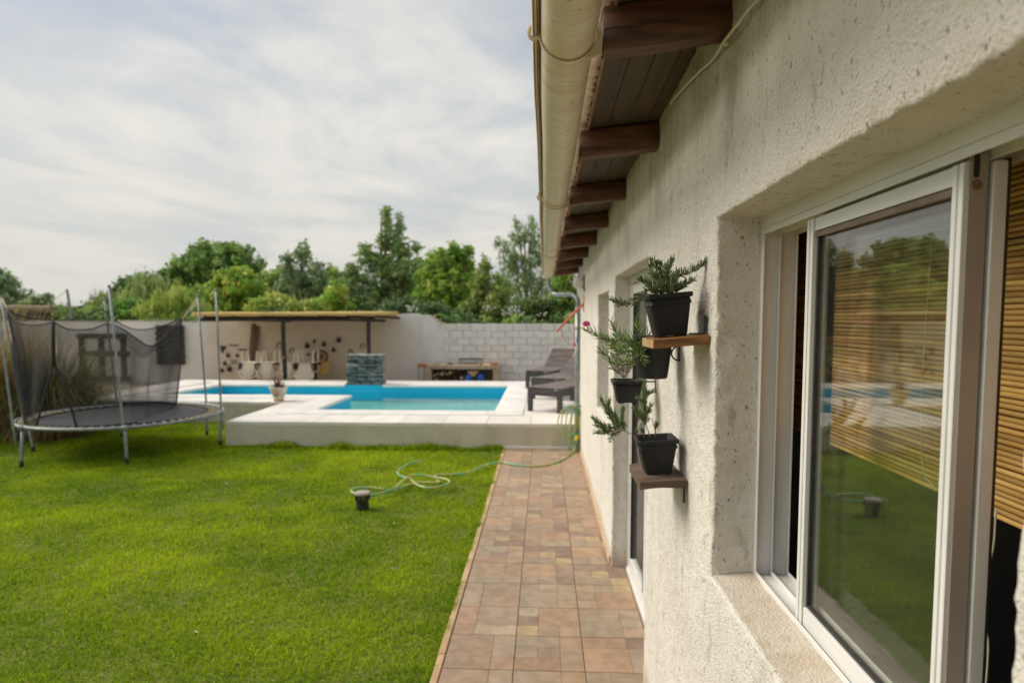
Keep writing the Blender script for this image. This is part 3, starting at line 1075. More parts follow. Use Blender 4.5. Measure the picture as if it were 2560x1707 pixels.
def stucco_wall():
    ey, ez = [], []
    for (a, b, c, d) in OPEN:
        ey += [a - RR, b + RR, a, b]
        ez += [c - RR, d + RR, c, d]
    Ys = lines(seg(-2.5, .3, .05) + seg(.3, 2.7, .0095) + seg(2.7, 9.6, .05), ey)
    Zs = lines(seg(-.05, 2.66, .0115), [z for z in ez if z > -.05])
    ny, nz = len(Ys), len(Zs)
    A, B = np.meshgrid(Ys, Zs, indexing='ij')
    V = [np.stack([np.full(A.size, XW), A.ravel(), B.ravel()], 1)]
    i, j = np.meshgrid(np.arange(ny - 1), np.arange(nz - 1), indexing='ij')
    i, j = i.ravel(), j.ravel()
    cy, cz = (Ys[i] + Ys[i + 1]) / 2, (Zs[j] + Zs[j + 1]) / 2
    keep = np.ones(len(i), bool)
    for (a, b, c, d) in OPEN:
        keep &= ~((cy > a - RR) & (cy < b + RR) & (cz > c - RR) & (cz < d + RR))
    i, j = i[keep], j[keep]
    a = i * nz + j
    F_ = [np.stack([a, a + 1, a + nz + 1, a + nz], 1)]
    off = A.size
    for (a, b, c, d) in OPEN:
        ya, yb, za, zb = a - RR, b + RR, max(c - RR, -.05), d + RR
        yl = Ys[(Ys >= ya - 1e-4) & (Ys <= yb + 1e-4)]
        zl = Zs[(Zs >= za - 1e-4) & (Zs <= zb + 1e-4)]
        ring = [(ya, z) for z in zl] + [(y, zb) for y in yl[1:]] + [(yb, z) for z in zl[::-1][1:]]
        if c > 0:
            ring += [(y, za) for y in yl[::-1][1:-1]]
        closed = c > 0
        Pn = np.array(ring)
        Qn = np.stack([np.clip(Pn[:, 0], a, b), np.clip(Pn[:, 1], c, d)], 1)
        ringsV = []
        for k in range(5):
            th = math.pi / 2 * k / 4
            s = math.sin(th)
            pq = Pn + (Qn - Pn) * s
            ringsV.append(np.column_stack([np.full(len(Pn), XW + RR * (1 - math.cos(th))), pq]))
        for t in np.linspace(RR, DEP + .01, 11)[1:]:
            ringsV.append(np.column_stack([np.full(len(Pn), XW + t), Qn]))
        m = len(Pn)
        R_ = np.concatenate(ringsV)
        V.append(R_)
        kk, ll = np.meshgrid(np.arange(len(ringsV) - 1), np.arange(m if closed else m - 1), indexing='ij')
        kk, ll = kk.ravel(), ll.ravel()
        l2 = (ll + 1) % m
        F_.append(np.stack([off + kk * m + ll, off + (kk + 1) * m + ll, off + (kk + 1) * m + l2, off + kk * m + l2], 1))
        off += len(R_)
    Vv = jit(np.concatenate(V))
    me = np_mesh('front_wall', Vv, F_)
    return me


me = stucco_wall()
fw = hroot(link('front_wall', me, M_STUCCO))
import bmesh
bm = bmesh.new()
bm.from_mesh(me)
bmesh.ops.remove_doubles(bm, verts=bm.verts, dist=0.0004)
bmesh.ops.recalc_face_normals(bm, faces=bm.faces)
bm.to_mesh(me)
bm.free()
me.shade_smooth()

# shell of the rooms behind the wall
sh = MB()
XI = 0.705
ysA = [-2.5, OPEN[0][0], OPEN[0][1] + .30, OPEN[1][0], OPEN[1][1], OPEN[2][0], OPEN[2][1], 9.58]
sh.span((XI, ysA[0], -.05), (XI + .02, ysA[1], 2.6))
sh.span((XI, ysA[2], -.05), (XI + .02, ysA[3], 2.6))
sh.span((XI, ysA[4], -.05), (XI + .02, ysA[5], 2.6))
sh.span((XI, ysA[6], -.05), (XI + .02, ysA[7], 2.6))
for (a, b, c, d) in OPEN:
    sh.span((XI, a, d + .02), (XI + .02, b, 2.6))
    if c > 0:
        sh.span((XI, a, -.05), (XI + .02, b, c - .004))
sh.span((4.2, -2.5, -.05), (4.3, 9.58, 2.75))
sh.span((XI + .025, 2.35, -.05), (4.19, 2.45, 2.6))
sh.span((XI + .025, 4.60, -.05), (4.19, 4.70, 2.6))
sh.span((XI + .025, -2.49, -.04), (4.19, 9.5, -.01))
sh.span((XI + .025, -2.49, 2.45), (4.19, 9.5, 2.5))
sh.span((XI + .025, -2.5, -.05), (4.19, -2.4, 2.44))
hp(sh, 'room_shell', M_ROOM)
for (ya, yb) in ((9.585, 9.70), (-2.6, -2.505)):
    ge = MB()
    ge.span((XW + .012, ya, -.05), (4.3, yb, 2.62))
    hp(ge, 'gable_wall', M_STUCCO)
# reveal linings between frame and room
for (a, b, c, d) in OPEN:
    c_ = max(c, -.02)
    boxes = [((XW + DEP + .006, a - .05, c_ - .05), (XI, a - .001, d + .05)), ((XW + DEP + .006, b + .001, c_ - .05), (XI - (.012 if a < 1 else 0), b + (.32 if a < 1 else .05), d + .05)),
             ((XW + DEP + .006, a, d + .001), (XI, b, d + .05))]
    if c > 0:
        boxes.append(((XW + DEP + .006, a, c - .05), (XI, b, c - .001)))
    for p, q_ in boxes:
        rl = MB()
        rl.span(p, q_)
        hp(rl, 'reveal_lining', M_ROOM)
# smooth tan sill of the near window
sl = MB()
a, b, c, d = OPEN[0]
P, Fq = grid_sheet(XW + .010, XW + DEP + .004, a + .002, b - .002, 14, 90, 0, 0.0025, 12, 41)
P[:, 2] += c + .004 + (P[:, 0] - XW) * 0.07
o = hroot(link('sill', np_mesh('sill', P, [Fq]), M_SILL, None, True))
# skirting line where the plaster meets the tiles
sk = MB()
for (ya, yb) in ((-2.4, 3.03), (4.56, 8.62)):
    y = ya
    while y < yb - .05:
        L = min(random.uniform(.6, 1.2), yb - y)
        sk = MB()
        sk.span((XW - .010 + random.uniform(-.002, .002), y, -.01), (XW + .01, y + L - .002, .028 + random.uniform(0, .012)), .006)
        hp(sk, 'skirting', M_KERB)
        y += L
# broken corner stone at the foot of the far door jamb
cs = MB()
cs.box((XW + .052, 4.585, .035), (.125, .085, .075), .014)
hp(cs, 'threshold_stone', M_LETTER)


# ---- near window
def window_frame(a, b, c, d, x0, x1, t, rib, ribs, bottom=True, side_a=True):
    """outer frame: back plate plus ribs that stand inwards, on each side of the opening"""
    m = MB()
    e = 0.0005
    m.span((x0, a + e, d - t), (x1, b - e, d - e))
    m.span((x0, b - t, c + e), (x1, b - e, d - t - e))
    m.span((x0, a + e, c + e), (x1, a + t, d - t - e))
    if bottom:
        m.span((x0 + .0, a + t + e, c + e), (x1, b - t - e, c + t))
    for xr in ribs:
        m.span((xr - .002, a + t + e, d - t - rib), (xr + .002, b - t - e, d - t - e), .0008)
        m.span((xr - .002, b - t - rib, c + t), (xr + .002, b - t - e, d - t - rib - e), .0008)
        m.span((xr - .002, a + t + e, c + t), (xr + .002, a + t + rib, d - t - rib - e), .0008)
        if bottom:
            m.span((xr - .002, a + t + rib + e, c + t + e), (xr + .002, b - t - rib - e, c + t + rib * .8), .0008)
    return m


a, b, c, d = OPEN[0]
win = hp(window_frame(a - .004, b + .003, c + .004, d - .022, XW + .120, XW + .214, .009, .017,
                      (XW + .122, XW + .166, XW + .211)), 'window', M_ALU)
hd = MB()
hd.span((XW + .120, a, d - .0225), (XW + .214, b, d + .010))
hd.build('head_strip', M_ALU, win)


def sash(x0, x1, ya, yb, za, zb, st_a, st_b, rt, rb, name='sash'):
    """sliding sash: grooved stiles and rails"""
    m = MB()
    e = .0006
    xm = (x0 + x1) / 2
    # stiles (near = a, far = b) with a recessed groove in the face
    for (y0_, y1_) in ((ya, ya + st_a), (yb - st_b, yb)):
        m.span((x0 + .003, y0_, za), (x1, y1_, zb), .0012)
        w_ = (y1_ - y0_)
        m.span((x0, y0_ + w_ * .00, za + .001), (x0 + .004, y0_ + w_ * .40, zb - .001), .001)
        m.span((x0, y0_ + w_ * .60, za + .001), (x0 + .004, y1_, zb - .001), .001)
    m.span((x0 + .004, ya + st_a + e, zb - rt), (x1 - .003, yb - st_b - e, zb - .001), .0012)
    m.span((x0 + .004, ya + st_a + e, za + .001), (x1 - .003, yb - st_b - e, za + rb), .0012)
    s_ = m.build(name, M_ALU, win)
    g_ = MB()
    b_ = .006
    y0_, y1_, z0_, z1_ = ya + st_a + e, yb - st_b - e, za + rb + e, zb - rt - e
    g_.span((xm - .007, y0_, z1_ - b_), (xm + .007, y1_, z1_), .0008)
    g_.span((xm - .007, y0_, z0_), (xm + .007, y1_, z0_ + b_), .0008)
    g_.span((xm - .007, y0_, z0_ + b_ + e), (xm + .007, y0_ + b_, z1_ - b_ - e), .0008)
    g_.span((xm - .007, y1_ - b_, z0_ + b_ + e), (xm + .007, y1_, z1_ - b_ - e), .0008)
    g_.build('gasket', M_RUBBER, win)
    pn = MB()
    pn.span((xm - .002, y0_ + .003, z0_ + .003), (xm + .002, y1_ - .003, z1_ - .003))
    pn.build('pane', M_GLASS, win)
    return s_


SZ0, SZ1 = c + .018, d - .050
sash(XW + .127, XW + .161, 0.996, 1.562, SZ0, SZ1, .026, .034, .030, .046)
sash(XW + .166, XW + .186, 0.990, 1.575, SZ0, SZ1, .030, .034, .030, .046)
# brown glazing bead under the top rail of the outer sash
gb = MB()
gb.span((XW + .1315, 1.025, SZ1 - .0445), (XW + .1405, 1.525, SZ1 - .032), .001)
gb.build('glazing_bead', M_BRONZE, win)
# machined near edge of the outer sash: grey face, slot and roller screw
ed = MB()
ed.span((XW + .1335, .9935, SZ0 + .004), (XW + .1605, .9958, SZ1 + .010), .0006)
ed.build('sash_edge', M_ALU_GREY, win)
slot = MB()
slot.prism([(XW + .1435 + .0042 * math.cos(t), SZ1 - .020 + .0042 * math.sin(t)) for t in np.linspace(math.pi, 2 * math.pi, 8)] + [(XW + .1477, SZ1 + .0095), (XW + .1393, SZ1 + .0095)], 1, .9928, .9932)
slot.build('slot', M_RUBBER, win)
scw = MB()
scw.lathe([(.0072, 0), (.0072, .0012), (.0050, .0014), (.0046, .0004), (.0030, .0002), (.0028, .0016), (.0001, .0018)], (XW + .1445, .9932, SZ1 - .034), 18, Matrix.Rotation(R(90), 3, 'X'))
scw.build('roller_screw', M_LETTER, win, True)
ed2 = MB()
ed2.span((XW + .1865, .992, SZ0 + .004), (XW + .1915, 1.004, SZ1 + .004), .0006)
ed2.build('gasket', M_RUBBER, win)

# ---- far window (second recess)
a, b, c, d = OPEN[2]
w2 = hp(window_frame(a, b, c, d, XW + .112, XW + .20, .012, .02, (XW + .115, XW + .16)), 'window', M_ALU)
m = MB()
for (ya, yb) in ((a + .03, (a + b) / 2), ((a + b) / 2 + .01, b - .03)):
    m.span((XW + .13, ya, c + .03), (XW + .16, ya + .05, d - .03), .002)
    m.span((XW + .13, yb - .05, c + .03), (XW + .16, yb, d - .03), .002)
    m.span((XW + .13, ya + .051, d - .08), (XW + .16, yb - .051, d - .03), .002)
    m.span((XW + .13, ya + .051, c + .03), (XW + .16, yb - .051, c + .08), .002)
m.build('sash', M_ALU, w2)
m = MB()
m.span((XW + .143, a + .08, c + .08), (XW + .147, b - .08, d - .08))
m.build('pane', M_GLASS, w2)

# ---- glazed door
a, b, c, d = OPEN[1]
c = 0.004
door = MB()
x0, x1 = XW + .108, XW + .165
door.span((x0, b - .045, c), (x1, b - .001, d - .001), .003)
door.span((x0, a + .001, c), (x1, a + .045, d - .001), .003)
door.span((x0, a + .046, d - .05), (x1, b - .046, d - .001), .003)
door.span((x0 - .01, a + .046, c), (x1, b - .046, c + .03), .003)
door = hp(door, 'door', M_ALU)
dl = MB()
for (ya, yb) in ((a + .05, (a + b) / 2 - .003), ((a + b) / 2 + .003, b - .05)):
    dl.span((x0 + .008, ya, c + .035), (x1 - .008, ya + .06, d - .055), .003)
    dl.span((x0 + .008, yb - .06, c + .035), (x1 - .008, yb, d - .055), .003)
    dl.span((x0 + .008, ya + .061, d - .12), (x1 - .008, yb - .061, d - .055), .003)
    dl.span((x0 + .008, ya + .061, c + .035), (x1 - .008, yb - .061, c + .11), .003)
dl.build('door_leaf', M_ALU, door)
dp = MB()
for (ya, yb) in ((a + .11, (a + b) / 2 - .063), ((a + b) / 2 + .063, b - .11)):
    dp.span((x0 + .026, ya - .004, c + .106), (x0 + .030, yb + .004, d - .116))
dp.build('pane', M_GLASS, door)
gk = MB()
for (ya, yb) in ((a + .11, (a + b) / 2 - .063), ((a + b) / 2 + .063, b - .11)):
    gk.span((x0 + .006, yb - .012, c + .111), (x0 + .024, yb + .0005, d - .121))
    gk.span((x0 + .006, ya - .0005, c + .111), (x0 + .024, ya + .012, d - .121))
gk.build('gasket', M_RUBBER, door)
hd_ = MB()
hd_.tube(crv([(x0 + .006, (a + b) / 2 + .03, .95), (x0 - .03, (a + b) / 2 + .03, .96), (x0 - .035, (a + b) / 2 + .03, 1.05), (x0 - .03, (a + b) / 2 + .03, 1.14), (x0 + .006, (a + b) / 2 + .03, 1.15)], 4), .007)
hd_.build('handle', M_ALU_GREY, door, True)


# ---- roof edge: beams, soffit boards, roof sheets, gutter, downpipe
def ez(y):
    return 2.499 - 0.013 * y


BEAMS = [0.72, 1.80, 2.88, 3.96, 5.04, 6.12, 7.20, 8.28, 9.36, -0.36, -1.44]
for y in BEAMS:
    rs = random.Random(int(y * 100))
    m = MB()
    # squared log with waney lower edges
    hw, hh = .047 + rs.uniform(-.004, .004), .112
    sec = [(-hw, .030), (-hw + .004, .014), (-hw + .016, .002), (hw - .018, 0), (hw - .005, .012), (hw, .03), (hw - .002, hh - .012), (hw - .012, hh), (-hw + .012, hh), (-hw + .002, hh - .012)]
    xs = [.148 + rs.uniform(-.004, .004), .154, .24, .34, .44, .60]
    V = []
    for xi, x in enumerate(xs):
        sh_ = .93 if xi == 0 else 1
        for (sy, sz) in sec:
            wob = .003 * math.sin(x * 17 + y * 5 + sz * 40)
            V.append((x, y + sy * sh_ + wob, ez(y) - .034 + (x - .15) * .113 + (sz - hh / 2) * sh_ + hh / 2 - wob * .6))
    k = len(sec)
    F_ = [(i * k + j, i * k + (j + 1) % k, (i + 1) * k + (j + 1) % k, (i + 1) * k + j) for i in range(len(xs) - 1) for j in range(k)] + [tuple(range(k))[::-1]]
    m.add(V, F_)
    bo = hp(m, 'roof_beam', M_WOOD_DARK, None, True)
    if abs(y - 1.80) < .01:
        ck = MB()
        for i in range(14):
            xa, xb = .152 + i * .023, .152 + (i + 1) * .023
            za = ez(y) - .034 + (xa - .15) * .113 + .049 + .002 * math.sin(i * 1.3)
            zb = ez(y) - .034 + (xb - .15) * .113 + .049 + .002 * math.sin((i + 1) * 1.3)
            t_ = .0016 * (1 - i / 16)
            ck.quad((xa, y - hw - .0015, za - t_), (xb, y - hw - .0015, zb - t_), (xb, y - hw - .0015, zb + t_), (xa, y - hw - .0015, za + t_))
        ck.build('crack', M_RUBBER, bo)

for i in range(4):          # soffit boards run along the eaves over the beams
    xa = .187 + i * .0805
    for (ya, yb) in ((-2.5, 1.79), (1.79, 5.03), (5.03, 9.66)):
        m = MB()
        def zz_(x, y):
            return ez(y) + .081 + (x - .15) * .113
        xb = xa + .0778
        V = []
        for y in (ya + .001, yb - .001):
            V += [(xa, y, zz_(xa, y)), (xb, y, zz_(xb, y)), (xb, y, zz_(xb, y) + .018), (xa, y, zz_(xa, y) + .018)]
        m.add(V, [(0, 1, 5, 4), (1, 2, 6, 5), (2, 3, 7, 6), (3, 0, 4, 7), (0, 3, 2, 1), (4, 5, 6, 7)])
        hp(m, 'soffit_board', M_SOFFIT)
m = MB()                      # bright thin batten on the outer edge of the boards
V = []
for y in (-2.5, 9.66):
    z = ez(y) + .081
    V += [(.178, y, z - .006), (.1855, y, z - .006), (.1855, y, z + .016), (.178, y, z + .016)]
m.add(V, [(0, 1, 5, 4), (1, 2, 6, 5), (2, 3, 7, 6), (3, 0, 4, 7), (0, 3, 2, 1), (4, 5, 6, 7)])
hp(m, 'eaves_batten', M_LIP)
# foam drips under the batten
m = MB()
y = .2
while y < 9.4:
    r_ = random.uniform(.004, .011)
    m.lathe([(.0005, -r_ * .8), (r_ * .7, -r_ * .55), (r_, 0), (r_ * .7, r_ * .6), (.0005, r_ * .8)], (.174, y, ez(y) + .088), 6, Matrix.Diagonal((1, 1.6, 1)))
    y += random.uniform(.03, .12)
tag(hp(m, 'foam_filler', M_LETTER, None, 'all'), kind='stuff')
# ribbed roof sheet
rx = [0.095, .20, .48, 1.2, 4.5]
yv = np.arange(-2.6, 9.75, .0125)
V, F_ = [], []
for x in rx:
    for y in yv:
        ph = (y % .10) / .10
        rib = .012 * max(0, math.cos((ph - .5) * 2 * math.pi)) ** .5 if abs(ph - .5) < .25 else 0
        V.append((x, y, ez(y) + .106 + (x - .15) * .113 + rib))
ny = len(yv)
for i in range(len(rx) - 1):
    for j in range(ny - 1):
        F_.append((i * ny + j, (i + 1) * ny + j, (i + 1) * ny + j + 1, i * ny + j + 1))
m = MB()
m.add(V, F_)
n0 = len(V)
m.add([(p[0], p[1], p[2] + .012) for p in V], [f[::-1] for f in F_])
hp(m, 'roof', M_ROOFSHEET, None, True)

# gutter: half round with a rolled front lip
GX, GR = 0.060, 0.071
prof = [(GR, .012)] + [(GR * math.cos(t), -GR * math.sin(t)) for t in np.linspace(0, math.pi, 21)] + [(-GR, .010), (-GR - .006, .014), (-GR - .016, .013), (-GR - .021, .006), (-GR - .018, -.001), (-GR - .010, -.002)]
prof_in = [(q[0] * .965, q[1] * .965 + .001) for q in prof[:22]]


def gutter_run(ya, yb, grow, name):
    ys_ = np.linspace(ya, yb, max(2, int((yb - ya) / .12)))
    V, F_ = [], []
    k = len(prof)
    for y in ys_:
        sag = .0025 * math.sin(y * 2.3) + .0015 * math.sin(y * 5.1)
        for (q, z) in prof:
            s = 1 + grow / GR
            V.append((GX + q * s + sag * .6, y, ez(y) - .0395 + .047 + z * s + sag))
    for i in range(len(ys_) - 1):
        for j in range(k - 1):
            F_.append((i * k + j, i * k + j + 1, (i + 1) * k + j + 1, (i + 1) * k + j))
    m = MB()
    m.add(V, F_)
    return m


gut = hp(gutter_run(-2.5, 9.62, 0, 'gutter'), 'gutter', M_GUTTER, None, 'all')
gut.data.materials[0] = M_GUTTER
sol = gut.modifiers.new('thick', 'SOLIDIFY')
sol.thickness = .0022
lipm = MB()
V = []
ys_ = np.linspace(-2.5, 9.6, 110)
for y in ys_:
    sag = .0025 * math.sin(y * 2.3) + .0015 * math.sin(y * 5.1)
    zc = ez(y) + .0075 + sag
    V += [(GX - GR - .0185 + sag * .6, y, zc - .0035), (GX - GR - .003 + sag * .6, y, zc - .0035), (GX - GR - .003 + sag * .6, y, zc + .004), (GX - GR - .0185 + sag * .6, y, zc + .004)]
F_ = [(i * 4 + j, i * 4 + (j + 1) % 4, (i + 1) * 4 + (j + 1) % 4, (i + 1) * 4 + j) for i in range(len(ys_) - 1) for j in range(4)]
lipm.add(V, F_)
lipm.build('lip_dirt_strip', M_LIP, gut)  # brown dirt along the underside of the rolled lip
bpy.data.objects['lip_dirt_strip'].name = 'lip_filler'
for ya in (3.80, 6.55, 9.25):
    j_ = gutter_run(ya, ya + .13, .0030, 'joint')
    jo = j_.build('joint_sleeve', M_GUTTER, gut, 'all')
    s_ = jo.modifiers.new('thick', 'SOLIDIFY')
    s_.thickness = .0025
endc = MB()
endc.prism([(GX + q, ez(9.62) + .0075 + z) for (q, z) in prof[:22]], 1, 9.621, 9.626)
endc.build('end_cap', M_GUTTER, gut)
for y in (-.36, 1.80, 3.945, 6.12, 6.70, 8.28, 9.36):
    m = MB()
    pts = [(GX + (GR + .004) * math.cos(t), y - .052, ez(y) + .0075 - (GR + .004) * math.sin(t)) for t in np.linspace(-.1, math.pi + .15, 22)]
    V, F_ = [], []
    for i, p in enumerate(pts):
        t = -.1 + (math.pi + .25) * i / 21
        nx_, nz_ = math.cos(t), -math.sin(t)
        wv = .007
        for (dy, dr) in ((-wv, -.0015), (wv, -.0015), (wv, .0018), (-wv, .0018)):
            V.append((p[0] + nx_ * dr, p[1] + dy, p[2] + nz_ * dr))
    for i in range(len(pts) - 1):
        for j in range(4):
            F_.append((i * 4 + j, i * 4 + (j + 1) % 4, (i + 1) * 4 + (j + 1) % 4, (i + 1) * 4 + j))
    m.add(V, F_)
    # hook over the lip and the cheek plate that carries it on the beam end
    m.tube(crv([(GX - GR - .002, y - .052, ez(y) - .002), (GX - GR - .020, y - .052, ez(y) - .008), (GX - GR - .031, y - .052, ez(y) + .006), (GX - GR - .027, y - .052, ez(y) + .022), (GX - GR - .012, y - .052, ez(y) + .026)], 4), .0052, 8)
    m.prism([(GX + GR + .002, ez(y) + .03), (GX + GR + .002, ez(y) - .012), (GX + .045, ez(y) - .062), (.146, ez(y) - .050), (.146, ez(y) + .03)], 1, y - .056, y - .049)
    m.build('bracket', M_GUTTER, gut, True)
# downpipe
zb_ = ez(9.5) - .065
dpm = MB()
dpm.tube(crv([(GX, 9.45, zb_ + .02), (GX, 9.45, zb_ - .05), (GX + .03, 9.42, zb_ - .16), (GX + .10, 9.35, zb_ - .225), (GX + .22, 9.05, zb_ - .235), (GX + .32, 8.75, zb_ - .25), (.437, 8.635, zb_ - .33), (.437, 8.63, zb_ - .45)], 6), .031, 14)
dpo = hp(dpm, 'downpipe', M_ZINC, None, 'all')
m = MB()
m.tube([(.437, 8.63, zb_ - .40), (.437, 8.63, .9), (.437, 8.63, .06), (.43, 8.60, .02)], .0335, 14)
m.build('lower_pipe', M_ZINC, dpo, 'all')
for z in (1.62, .98):
    m = MB()
    m.lathe([(.0345, -.012), (.0365, -.012), (.0365, .012), (.0345, .012)], (.437, 8.63, z), 14, None, False)
    m.span((.47, 8.62, z - .008), (XW + .01, 8.64, z + .008))
    m.build('pipe_clip', M_ZINC, dpo, True)
# round wall lamp under the last beams
lx, ly, lz = at(1449, 707, 7.85)
m = MB()
m.span((XW - .014, ly - .05, lz - .10), (XW + .01, ly + .05, lz + .10), .004)
lamp = hp(m, 'wall_lamp', M_IRON)
m = MB()
m.lathe([(.0005, -.075)] + [(.075 * math.sin(t), -.075 * math.cos(t)) for t in np.linspace(.2, math.pi - .2, 10)] + [(.0005, .075)], (lx - .005, ly, lz), 16, None, False)
m.build('globe', M_LAMPG, lamp, 'all')

# ---- white cable slung across the wall by the nearest beam
pts = [(XW - .012, 1.30, 2.395), (XW - .012, 1.517, 2.447), (XW - .020, 1.64, 2.448), (XW - .02, 1.758, 2.456), (XW - .012, 1.90, 2.466), (XW - .012, 2.051, 2.490), (XW - .010, 2.30, 2.525), (XW - .006, 2.536, 2.553), (XW + .02, 2.60, 2.56)]
m = MB()
m.tube(crv(pts, 6), .0042, 8)
cb_ = m.build('cable', M_CORD, None, 'all')
tag(cb_, 'cream cable sagging across the stucco beside the largest beam end', 'cable')
m = MB()
m.box((XW - .014, 1.762, 2.456), (.016, .016, .016), .004)
m.build('clip', M_CORD, cb_)

# ================================================================== BAMBOO BLIND inside the near window
BX = 0.765
bl = empty('bamboo_blind', (BX, 1.1, 2.2), 'rolled-down blind of split bamboo slats hanging inside the near sliding window', 'blind')
BI = Matrix.Translation(bl.location).inverted()


def blind_part(mb, name, mat, smooth=False):
    o = mb.build(name, mat, None, smooth)
    o.parent = bl
    o.matrix_parent_inverse = BI
    return o


slat_me = []
for v in range(4):
    m = MB()
    k = 14
    pts = [(0, -.95 + 2.2 * i / k, 0.0006 * math.sin(i * 1.7 + v)) for i in range(k + 1)]
    rad = [.0046 + (.0005 if (i + v) % 4 == 0 else 0) for i in range(k + 1)]
    m.tube(pts, rad, 6)
    me_ = m.mesh('slat')
    me_.shade_smooth()
    slat_me.append(me_)
z = 1.418
i = 0
while z < 2.22:
    o = link('slat', slat_me[random.randrange(4)], M_BAMBOO, bl)
    o.location = (random.uniform(-.0012, .0012) , random.uniform(-.004, .004) - .02, z - 2.2)
    o.rotation_euler = (random.uniform(-.0012, .0012), 0, 0)
    z += .0096 + random.uniform(-.0003, .0006)
    i += 1
m = MB()
for y in (.42, .86, 1.62, 2.05):
    m.tube([(BX - .005, y, 2.22), (BX - .005, y, 1.415)], .0007, 5)
blind_part(m, 'string', M_BAMBOO)
m = MB()
m.tube(crv([(BX - .02, 1.315, 2.2), (BX - .02, 1.315, 1.9), (BX - .02, 1.325, 1.62), (BX - .02, 1.312, 1.46), (BX - .02, 1.27, 1.43)], 6), .0013, 5)
m.tube(crv([(BX - .03, 1.085, 1.44), (BX - .03, 1.09, 1.36), (BX - .03, 1.13, 1.30), (BX - .03, 1.12, 1.25), (BX - .03, 1.088, 1.22), (BX - .03, 1.09, 1.10), (BX - .03, 1.10, .98)], 6), .0016, 5)
blind_part(m, 'pull_cord', M_CORD, 'all')

# ================================================================== SHELVES AND POTTED PLANTS ON THE WALL
def shelf(name, x0, ya, yb, z0, th, mat, label, sag=0.0, endmat=None, up=True, droop=0.0):
    e = empty(name, (XW, (ya + yb) / 2, z0), label, 'wall shelf', 'wooden shelves fixed to the white wall')
    I_ = Matrix.Translation(e.location).inverted()
    m = MB()
    k = 8
    V = []
    sec = [(ya, .002), (ya + .003, 0), (yb - .003, 0), (yb, .002), (yb, th - .002), (yb - .003, th), (ya + .003, th), (ya, th - .002)]
    for i in range(k + 1):
        t = i / k
        x = XW - .003 + (x0 - XW + .003) * t
        dz = sag * (math.sin(math.pi * t) - t * .5) - (XW - x) * math.tan(droop)
        for (y, z) in sec:
            V.append((x, y, z0 + z + dz))
    F_ = [(i * 8 + j, i * 8 + (j + 1) % 8, (i + 1) * 8 + (j + 1) % 8, (i + 1) * 8 + j) for i in range(k) for j in range(8)] + [tuple(range(8)), tuple(k * 8 + j for j in range(8))]
    m.add(V, F_)
    o = m.build('board', mat, None)
    o.parent = e
    o.matrix_parent_inverse = I_
    if endmat:
        m = MB()
        zd_ = z0 - (XW - x0) * math.tan(droop)
        m.span((x0 - .0012, ya + .0015, zd_ + .0015), (x0 + .001, yb - .0015, zd_ + th - .0015), .0005)
        o = m.build('end_grain', endmat, None)
        o.parent = e
        o.matrix_parent_inverse = I_
    for y in ((ya + .045,) if up else (ya + .02, yb - .05)):
        m = MB()
        s_ = 1 if up else -1
        zb2 = z0 + th + .0005 if up else z0 - .0005
        za_ = zb2 - s_ * .0
        xo_ = XW - .05 if up else x0 + .05
        m.prism([(XW - .004, za_), (XW - .004, za_ + s_ * .055), (XW - .009, za_ + s_ * .055), (XW - .009, za_ + s_ * .004), (xo_, za_ + s_ * .004), (xo_, za_)], 1, y - .007, y + .007)
        o = m.build('bracket', M_IRON, None)
        o.parent = e
        o.matrix_parent_inverse = I_
    return e


shelf('wall_shelf', .316, 1.912, 2.125, 1.676, .027, M_SHELF, 'orange-brown plank shelf, the upper one, carrying the topmost black pot', 0, M_ENDGRAIN, True, R(5.2))
shelf('wall_shelf', .322, 2.175, 2.455, 1.188, .026, M_SHELF2, 'dark warped plank shelf, the lower one, under the black pot with drooping branches', .004, None, False, R(3.2))


def square_pot(base, top, h, name_extra=None):
    """tapered square nursery pot, origin at the base centre"""
    m = MB()

    def ring(s, z, r):
        out = []
        for (sx, sy) in ((1, 1), (-1, 1), (-1, -1), (1, -1)):
            cx, cy = sx * (s - r), sy * (s - r)
            a0 = math.atan2(sy, sx) - math.pi / 4
            for q in range(4):
                an = a0 + math.pi / 2 * q / 3
                out.append((cx + r * math.cos(an), cy + r * math.sin(an), z))
        return out
    b_, t_ = base / 2, top / 2
    rr = .012
    lev = [(b_ - .010, .004), (b_ - .002, 0.004), (b_, .010), (b_ + (t_ - b_) * .70, h * .74), (b_ + (t_ - b_) * .74 + .0035, h * .75), (t_ - .006, h - .016), (t_ + .002, h - .014), (t_ + .003, h - .004), (t_, h), (t_ - .005, h), (t_ - .008, h - .006), (t_ - .016, h * .72)]
    rings = [ring(s, z, rr) for (s, z) in lev]
    V = [p for r_ in rings for p in r_]
    k = 16
    F_ = [(i * k + j, i * k + (j + 1) % k, (i + 1) * k + (j + 1) % k, (i + 1) * k + j) for i in range(len(rings) - 1) for j in range(k)] + [tuple(range(k))[::-1]]
    m.add(V, F_)
    for (sx, sy) in ((1, 1), (-1, 1), (-1, -1), (1, -1)):
        m.box((sx * (b_ - .016), sy * (b_ - .016), .003), (.024, .024, .006), .001)
    return m


def round_pot(rb, rt, h):
    m = MB()
    m.lathe([(rb - .004, 0), (rb, .003), (rb + (rt - rb) * .2, h * .2), (rb + (rt - rb) * .22, h * .2 + .002), (rt - .004, h - .016), (rt + .003, h - .015), (rt + .004, h - .002), (rt, h), (rt - .004, h - .002), (rt - .012, h * .74)], (0, 0, 0), 32)
    return m


